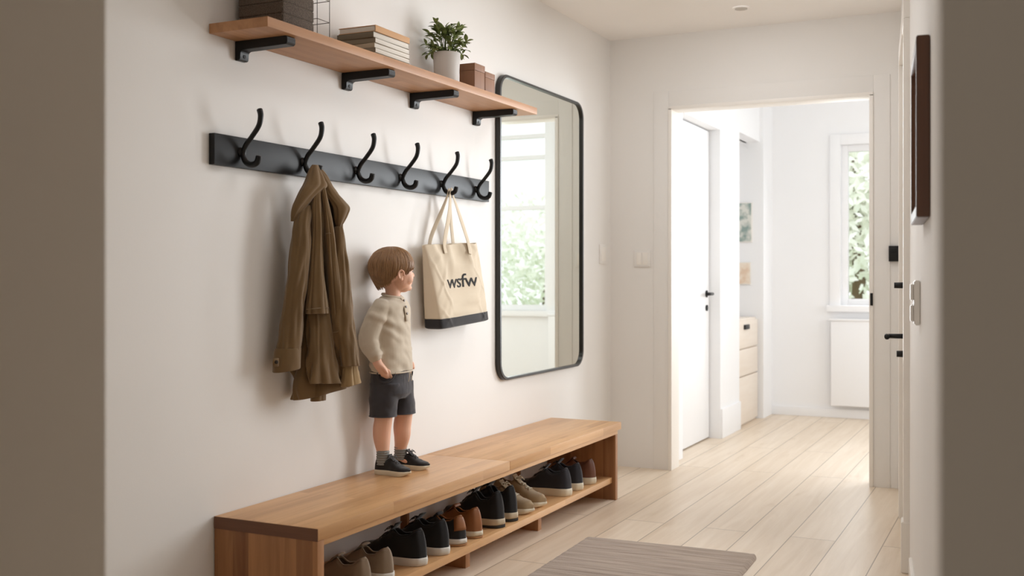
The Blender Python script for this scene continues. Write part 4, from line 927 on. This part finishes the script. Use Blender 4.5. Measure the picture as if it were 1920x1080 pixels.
# ================================================================== THE CHILD
SKIN = plain('child_skin', (232, 184, 158), 0.5, 0.04, 14, spec=0.35)
SKIN.node_tree.nodes['Principled BSDF'].inputs['Subsurface Weight'].default_value = 0.15
SKIN.node_tree.nodes['Principled BSDF'].inputs['Subsurface Radius'].default_value = (0.6, 0.25, 0.15)
SKIN.node_tree.nodes['Principled BSDF'].inputs['Subsurface Scale'].default_value = 0.01
def child():
    K = empty('person', (0.132, 3.376, BZ + 0.0005), math.radians(5), 'small child in beige shirt and dark shorts standing on the bench, back to the wall', 'person')
    hd = Vector((-0.036, 0, 0.743)); RH = Matrix.Rotation(math.radians(50), 3, 'Z')
    def H(a, b, c): return hd + RH @ Vector((a, b, c))
    parts = []
    E = lambda c, r, ry=0: parts.append(ell_data(H(*c), r, RH @ Matrix.Rotation(ry, 3, 'Y')))
    E((-0.014, 0, 0.016), (0.076, 0.064, 0.066)); E((0.018, 0, -0.020), (0.050, 0.050, 0.058)); E((0.034, 0, -0.058), (0.030, 0.028, 0.024)); E((0.034, 0, 0.016), (0.040, 0.046, 0.036))
    for s in (-1, 1):
        E((0.038, 0.027 * s, -0.030), (0.024, 0.021, 0.024)); E((-0.004, 0.065 * s, -0.017), (0.012, 0.006, 0.018), 0.0); E((0.000, 0.060 * s, -0.032), (0.009, 0.006, 0.008))
    for s in (-1, 1): parts.append(capsule([tuple(H(-0.004 + 0.0115 * math.cos(q), 0.0725 * s, -0.016 + 0.0165 * math.sin(q))) + (0.0034,) for q in (-0.2, 0.5, 1.2, 1.9, 2.6, 3.3, 4.0)], seg=8, per=3))
    parts.append(capsule([tuple(H(0.061, 0, -0.002)) + (0.006,), tuple(H(0.070, 0, -0.015)) + (0.007,), tuple(H(0.0735, 0, -0.021)) + (0.0072,)], seg=12))
    for s in (-1, 1): parts.append(ell_data(H(0.067, 0.007 * s, -0.024), (0.007, 0.005, 0.005)))
    E((0.061, 0, -0.041), (0.011, 0.015, 0.006)); E((0.059, 0, -0.050), (0.011, 0.013, 0.006)); E((0.056, 0, -0.066), (0.012, 0.014, 0.011))
    parts.append(capsule([tuple(H(-0.014, 0, -0.035)) + (0.031,), (-0.043, 0, 0.655, 0.0275), (-0.050, 0, 0.61, 0.036)]))
    parts.append(capsule([(-0.050, 0, 0.57, 0.05), (-0.050, 0, 0.48, 0.055), (-0.050, 0, 0.38, 0.058), (-0.050, 0, 0.32, 0.06)]))
    for s in (-1, 1):
        parts.append(capsule([(-0.050, 0.05 * s, 0.600, 0.030), (-0.055, 0.085 * s, 0.596, 0.028), (-0.074, 0.112 * s, 0.494, 0.023), (-0.048, 0.116 * s, 0.415, 0.0175), (-0.044, 0.115 * s, 0.405, 0.0165)]))
        # hand: palm and five fingers, curled down into the pocket
        wr = Vector((-0.046, 0.115 * s, 0.408)); pc = Vector((-0.027, 0.089 * s, 0.371))
        parts.append(capsule([tuple(wr) + (0.0165,), (-0.036, 0.107 * s, 0.390, 0.0175), (-0.028, 0.093 * s, 0.372, 0.0165), (-0.024, 0.084 * s, 0.360, 0.012)], seg=16))
        dd = (pc - wr).normalized(); side = Vector((0.75, 0, 0.5)).normalized()
        for q, (o_, ln) in enumerate(((-0.017, 0.024), (-0.0065, 0.030), (0.0045, 0.032), (0.0155, 0.028))):
            b = pc + side * o_ + Vector((0, 0.001 * s, 0)); e1 = b + Vector((0.004, -0.012 * s, -0.022)) * (ln / 0.03) ; e2 = e1 + Vector((0.000, -0.008 * s, -0.014)) * (ln / 0.03)
            parts.append(capsule([tuple(b) + (0.0062,), tuple(e1) + (0.0056,), tuple(e2) + (0.0046,)], seg=10, per=3))
        b = wr + Vector((0.012, 0.004 * s, -0.008)); parts.append(capsule([tuple(b) + (0.008,), tuple(b + Vector((0.015, -0.003 * s, -0.012))) + (0.0068,), tuple(b + Vector((0.022, -0.010 * s, -0.026))) + (0.0056,)], seg=10, per=3))
    for s, kf, af in ((-1, -0.056, -0.052), (1, -0.030, -0.042)):
        ly = 0.056 * s
        parts.append(capsule([(-0.050, 0.045 * s, 0.33, 0.042), (kf + 0.002, ly, 0.26, 0.037), (kf + 0.003, ly, 0.205, 0.0335), (kf - 0.003, ly, 0.160, 0.0335), (kf - 0.003, ly, 0.125, 0.031), (af, ly * 1.08, 0.075, 0.0225), (af, ly * 1.1, 0.045, 0.022)]))
        parts.append(capsule([(af - 0.002, ly * 1.1, 0.035, 0.018), (af + 0.045, ly * 1.14, 0.026, 0.016), (af + 0.075, ly * 1.16, 0.023, 0.012)]))
    body = link('body', remesh(parts, 0.0026, 5, 0.5), SKIN, K)
    # eyes, brows, lips
    for s in (-1, 1):
        ey = link('eye', mesh(*ell_data(H(0.0525, 0.0225 * s, -0.004), (0.0080, 0.0085, 0.0062), RH)), plain('eye_white', (226, 220, 214), 0.2), K)
        link('iris', mesh(*ell_data(H(0.0596, 0.0235 * s, -0.004), (0.0018, 0.0040, 0.0040), RH)), plain('iris_dark', (58, 40, 28), 0.15), ey)
        link('eyebrow', mesh(*tube_data(catmull([H(0.069, 0.012 * s, 0.011), H(0.067, 0.023 * s, 0.014), H(0.057, 0.034 * s, 0.010)], 3), 0.0017, seg=6)), plain('brow_hair', (120, 86, 58), 0.8), K)
    link('lips', mesh(*join_data([ell_data(H(0.0655, 0, -0.0420), (0.0060, 0.0120, 0.0030), RH), ell_data(H(0.0645, 0, -0.0485), (0.0055, 0.0105, 0.0032), RH)])), plain('lips', (214, 150, 134), 0.45), K)
    # hair: a bowl cut of overlapping locks round a cap
    hm = wood('brown_hair', (166, 126, 86), (92, 64, 42), 'z', 0.004, 3, 'y', rough=0.42, knots=0, mix=0.12, bump=0.3)
    C0 = Vector((-0.013, 0, 0.012)); RX, RY, RZ = 0.085, 0.074, 0.073
    HEM = [(0, 0.014), (25, 0.012), (45, 0.002), (66, -0.014), (86, -0.008), (100, -0.026), (118, -0.050), (150, -0.064), (180, -0.067)]
    def hem(phi): d = abs(math.degrees(math.atan2(math.sin(phi), math.cos(phi)))); return lerp_tab(HEM, d)
    def hpt(phi, s, off=0.0, ph2=None):
        zmax = RZ; zl = hem(phi) - C0.z; z = zmax + (zl - zmax) * s
        # go over the dome by angle above the equator, then hang slightly inward
        if s < 0.0: s = 0
        tot = PI / 2; dome = zmax * tot; drop = max(0.0, -zl); total = dome + drop
        L_ = s * (total if zl < 0 else RZ * math.acos(max(-1, min(1, zl / RZ))))
        if L_ < dome: a = L_ / zmax; r = math.sin(a); zz = RZ * math.cos(a)
        else: dz = L_ - dome; zz = -dz; r = 1.0 - 0.44 * (dz / 0.09) ** 1.5
        p = C0 + Vector(((RX + off) * r * math.cos(phi), (RY + off) * r * math.sin(phi), zz + off * (1 if L_ < dome * .6 else 0)))
        return H(*p)
    V = []; F = []; NP, NSg = 96, 22
    for i in range(NSg + 1):
        for j in range(NP): V.append(hpt(2 * PI * j / NP, 0.02 + 0.98 * i / NSg, -0.003))
    for i in range(NSg + 1): 
        for j in range(NP): V.append(hpt(2 * PI * j / NP, 0.02 + (0.97) * i / NSg, -0.010))
    for i in range(NSg):
        for j in range(NP):
            a = i * NP + j; b = i * NP + (j + 1) % NP; F.append((a, b, b + NP, a + NP)); o_ = (NSg + 1) * NP; F.append((o_ + a, o_ + a + NP, o_ + b + NP, o_ + b))
    for j in range(NP): a = NSg * NP + j; b = NSg * NP + (j + 1) % NP; o_ = (NSg + 1) * NP; F.append((a, b, b + o_, a + o_))
    F.append(tuple(range(NP)))
    data = [(V, F)]; rn = random.Random(11)
    for i in range(1500):
        ph = rn.uniform(0, 2 * PI); s0 = rn.choice([0.0, 0.0, 0.1, 0.25, 0.4]) * rn.random() * 1.4; s1 = rn.uniform(0.93, 1.045); sw = rn.gauss(0, 0.09); off = rn.uniform(-0.003, 0.0030)
        pts = [hpt(ph + sw * u + 0.15 * (1 - u), s0 + (s1 - s0) * u, off * math.sin(PI * (0.15 + 0.75 * u))) for u in [k / 13 for k in range(14)]]
        rad = [0.0005 + 0.0013 * math.sin(PI * min(1, 0.25 + 0.75 * k / 13)) for k in range(14)]
        data.append(tube_data(pts, rad, seg=5))
    link('hair', mesh(*join_data(data)), hm, K)
    # shirt
    def ring(cf, cl, z, a, b, e=0.85, n=40):
        R = []
        for k in range(n):
            th = 2 * PI * k / n; c, s = math.cos(th), math.sin(th)
            R.append((cf + a * math.copysign(abs(c) ** e, c), cl + b * math.copysign(abs(s) ** e, s), z))
        return R
    sp_ = [ (0.648, -0.046, 0.034, 0.040), (0.640, -0.048, 0.042, 0.056), (0.626, -0.051, 0.050, 0.082), (0.610, -0.052, 0.056, 0.096), (0.570, -0.052, 0.060, 0.097), (0.510, -0.051, 0.062, 0.097), (0.450, -0.050, 0.064, 0.098), (0.400, -0.049, 0.066, 0.100), (0.370, -0.049, 0.067, 0.101)]
    parts = [loft_data([ring(f, 0, z, a, b) for z, f, a, b in catmull(sp_, 4)])]
    for s in (-1, 1):
        parts.append(capsule([(-0.052, 0.070 * s, 0.606, 0.036), (-0.060, 0.098 * s, 0.575, 0.037), (-0.080, 0.116 * s, 0.500, 0.036), (-0.070, 0.119 * s, 0.462, 0.034), (-0.056, 0.117 * s, 0.436, 0.028)]))
        parts.append(tube_data([(-0.058, 0.117 * s, 0.446), (-0.052, 0.1165 * s, 0.430)], [0.031, 0.029], seg=24, up=(0, 1, 0)))
    sm_ = remesh(parts, 0.0030, 6, 0.5)
    def wr_(p, nn):
        v1 = noise.noise(Vector((p.x * 18 + p.z * 9, p.y * 14, p.z * 16))) ; v2 = noise.noise(Vector((p.x * 40 - p.z * 22, p.y * 30 + p.z * 18, p.z * 30 + 7)))
        v3 = math.sin(p.z * 95 + p.x * 60 + 5 * noise.noise(p * 9)) * max(0, noise.noise(p * 12 + Vector((3, 1, 4))) + 0.1)
        return nn * (0.0050 * v1 + 0.0020 * v2 + 0.0070 * v3)
    displace(sm_, wr_)
    M['shirt'] = weave('oatmeal_jersey', (206, 192, 172), 0.95, 0.05, 1700, 0.22)
    sh1 = link('shirt', sm_, M['shirt'], K)
    V, F = tube_data([(-0.046 + 0.035 * math.cos(q), 0.041 * math.sin(q), 0.649 - 0.007 * math.cos(q)) for q in [2 * PI * k / 32 for k in range(32)]], 0.0048, seg=8, closed=True, up=(0, 0, 1))
    link('neckband', mesh(V, F), M['shirt'], sh1)
    V, F = tube_data([(x, y, 0.3695) for x, y, z in ring(-0.049, 0, 0, 0.0655, 0.0995, n=48)], 0.0030, seg=8, closed=True, up=(0, 0, 1)); 
    link('hem', mesh(V, F), M['shirt'], sh1)
    pk = [(0.004 + 0.016 * u + 0.002, 0.004, 0.655 - 0.11 * u) for u in [k / 8 for k in range(9)]]
    plk = tube_data([(-0.012, 0, 0.646), (0.000, 0, 0.630), (0.007, 0, 0.610), (0.012, 0, 0.580), (0.0145, 0, 0.555)], [0.0085] * 5, seg=12, flat=0.3, up=(1, 0, 0.2))
    link('placket', mesh(*plk), M['shirt'], sh1)
    bt = plain('shirt_button', (112, 98, 84), 0.4)
    for x_, z_ in ((0.000, 0.631), (0.0078, 0.608), (0.0125, 0.583)):
        link('button', mesh(*tube_data([(x_, 0, z_), (x_ + 0.0055, 0, z_ + 0.001)], 0.0042, seg=14, up=(0, 0, 1))), bt, sh1, sharp=40)
    # shorts
    parts = [loft_data([ring(f, 0, z, a, b, 0.9) for z, f, a, b in [(0.392, -0.050, 0.050, 0.085), (0.37, -0.050, 0.059, 0.092), (0.345, -0.050, 0.064, 0.097), (0.31, -0.049, 0.067, 0.099), (0.29, -0.046, 0.066, 0.098), (0.272, -0.046, 0.050, 0.080)]])]
    for s, cf in ((-1, -0.057), (1, -0.032)):
        parts.append(loft_data([ring(f, 0.051 * s, z, a, b, 0.95) for z, f, a, b in [(0.33, -0.048, 0.058, 0.048), (0.28, (cf - 0.048) / 2, 0.054, 0.050), (0.245, cf, 0.050, 0.050), (0.208, cf, 0.0495, 0.049)]]))
    ss = remesh(parts, 0.0030, 4, 0.5)
    displace(ss, lambda p, nn: nn * (0.0030 * noise.noise(Vector((p.x * 16, p.y * 16, p.z * 26 + p.x * 20))) + 0.0012 * noise.noise(p * 55)))
    M['shorts'] = weave('charcoal_cotton', (66, 64, 68), 0.92, 0.07, 1500, 0.25)
    so = link('shorts', ss, M['shorts'], K)
    for s, cf in ((-1, -0.057), (1, -0.032)):
        V, F = tube_data([(x, y, 0.2105) for x, y, z in ring(cf, 0.051 * s, 0, 0.0495, 0.0495, 0.95, n=36)], 0.0020, seg=8, closed=True, up=(0, 0, 1)); link('leg_hem', mesh(V, F), M['shorts'], so)
    for s in (-1, 1):
        V, F = tube_data(catmull([(-0.054, 0.0995 * s, 0.372), (-0.048, 0.1025 * s, 0.350), (-0.030, 0.0990 * s, 0.338), (-0.010, 0.0870 * s, 0.344), (0.000, 0.0745 * s, 0.358), (0.002, 0.069 * s, 0.372)], 5), 0.0030, seg=8)
        link('pocket_edge', mesh(V, F), M['shorts'], so)
    for s in (-1, 1):
        V, F = tube_data(catmull([(0.026, 0.004 * s, 0.368), (0.030, 0.010 * s, 0.352), (0.027, 0.013 * s, 0.335)], 4), 0.0016, seg=6); link('drawstring', mesh(V, F), M['shirt'], so)
    # socks and shoes
    sk = weave('grey_ribbed_sock', (140, 140, 136), 0.95, 0.08, 500, 0.6)
    for s, af in ((-1, -0.052), (1, -0.042)):
        ly = 0.0613 * s; rings = []
        for i in range(30):
            z = 0.035 + 0.052 * i / 29; r = 0.0245 + 0.0012 * math.sin(i * 1.3) - 0.001 * (i / 29)
            rings.append([(af + r * math.cos(2 * PI * k / 28), ly + r * math.sin(2 * PI * k / 28), z) for k in range(28)])
        link('sock', mesh(*loft_data(rings)), sk, K)
        f = empty('shoe', (af - 0.033, ly * 1.0, 0.0), math.radians(-3 if s < 0 else 4), parent=K)
        make_shoe(f, 0.152, 0.062, 0.062, 0.018, m_up=SM['char'], m_sole=SM['cream'], m_in=SM['inn'], m_lace=plain('grey_lace', (96, 96, 98), 0.8), laces=4, bow=True, tongue=1.18, low=0.82, tie=0.0013)
child()
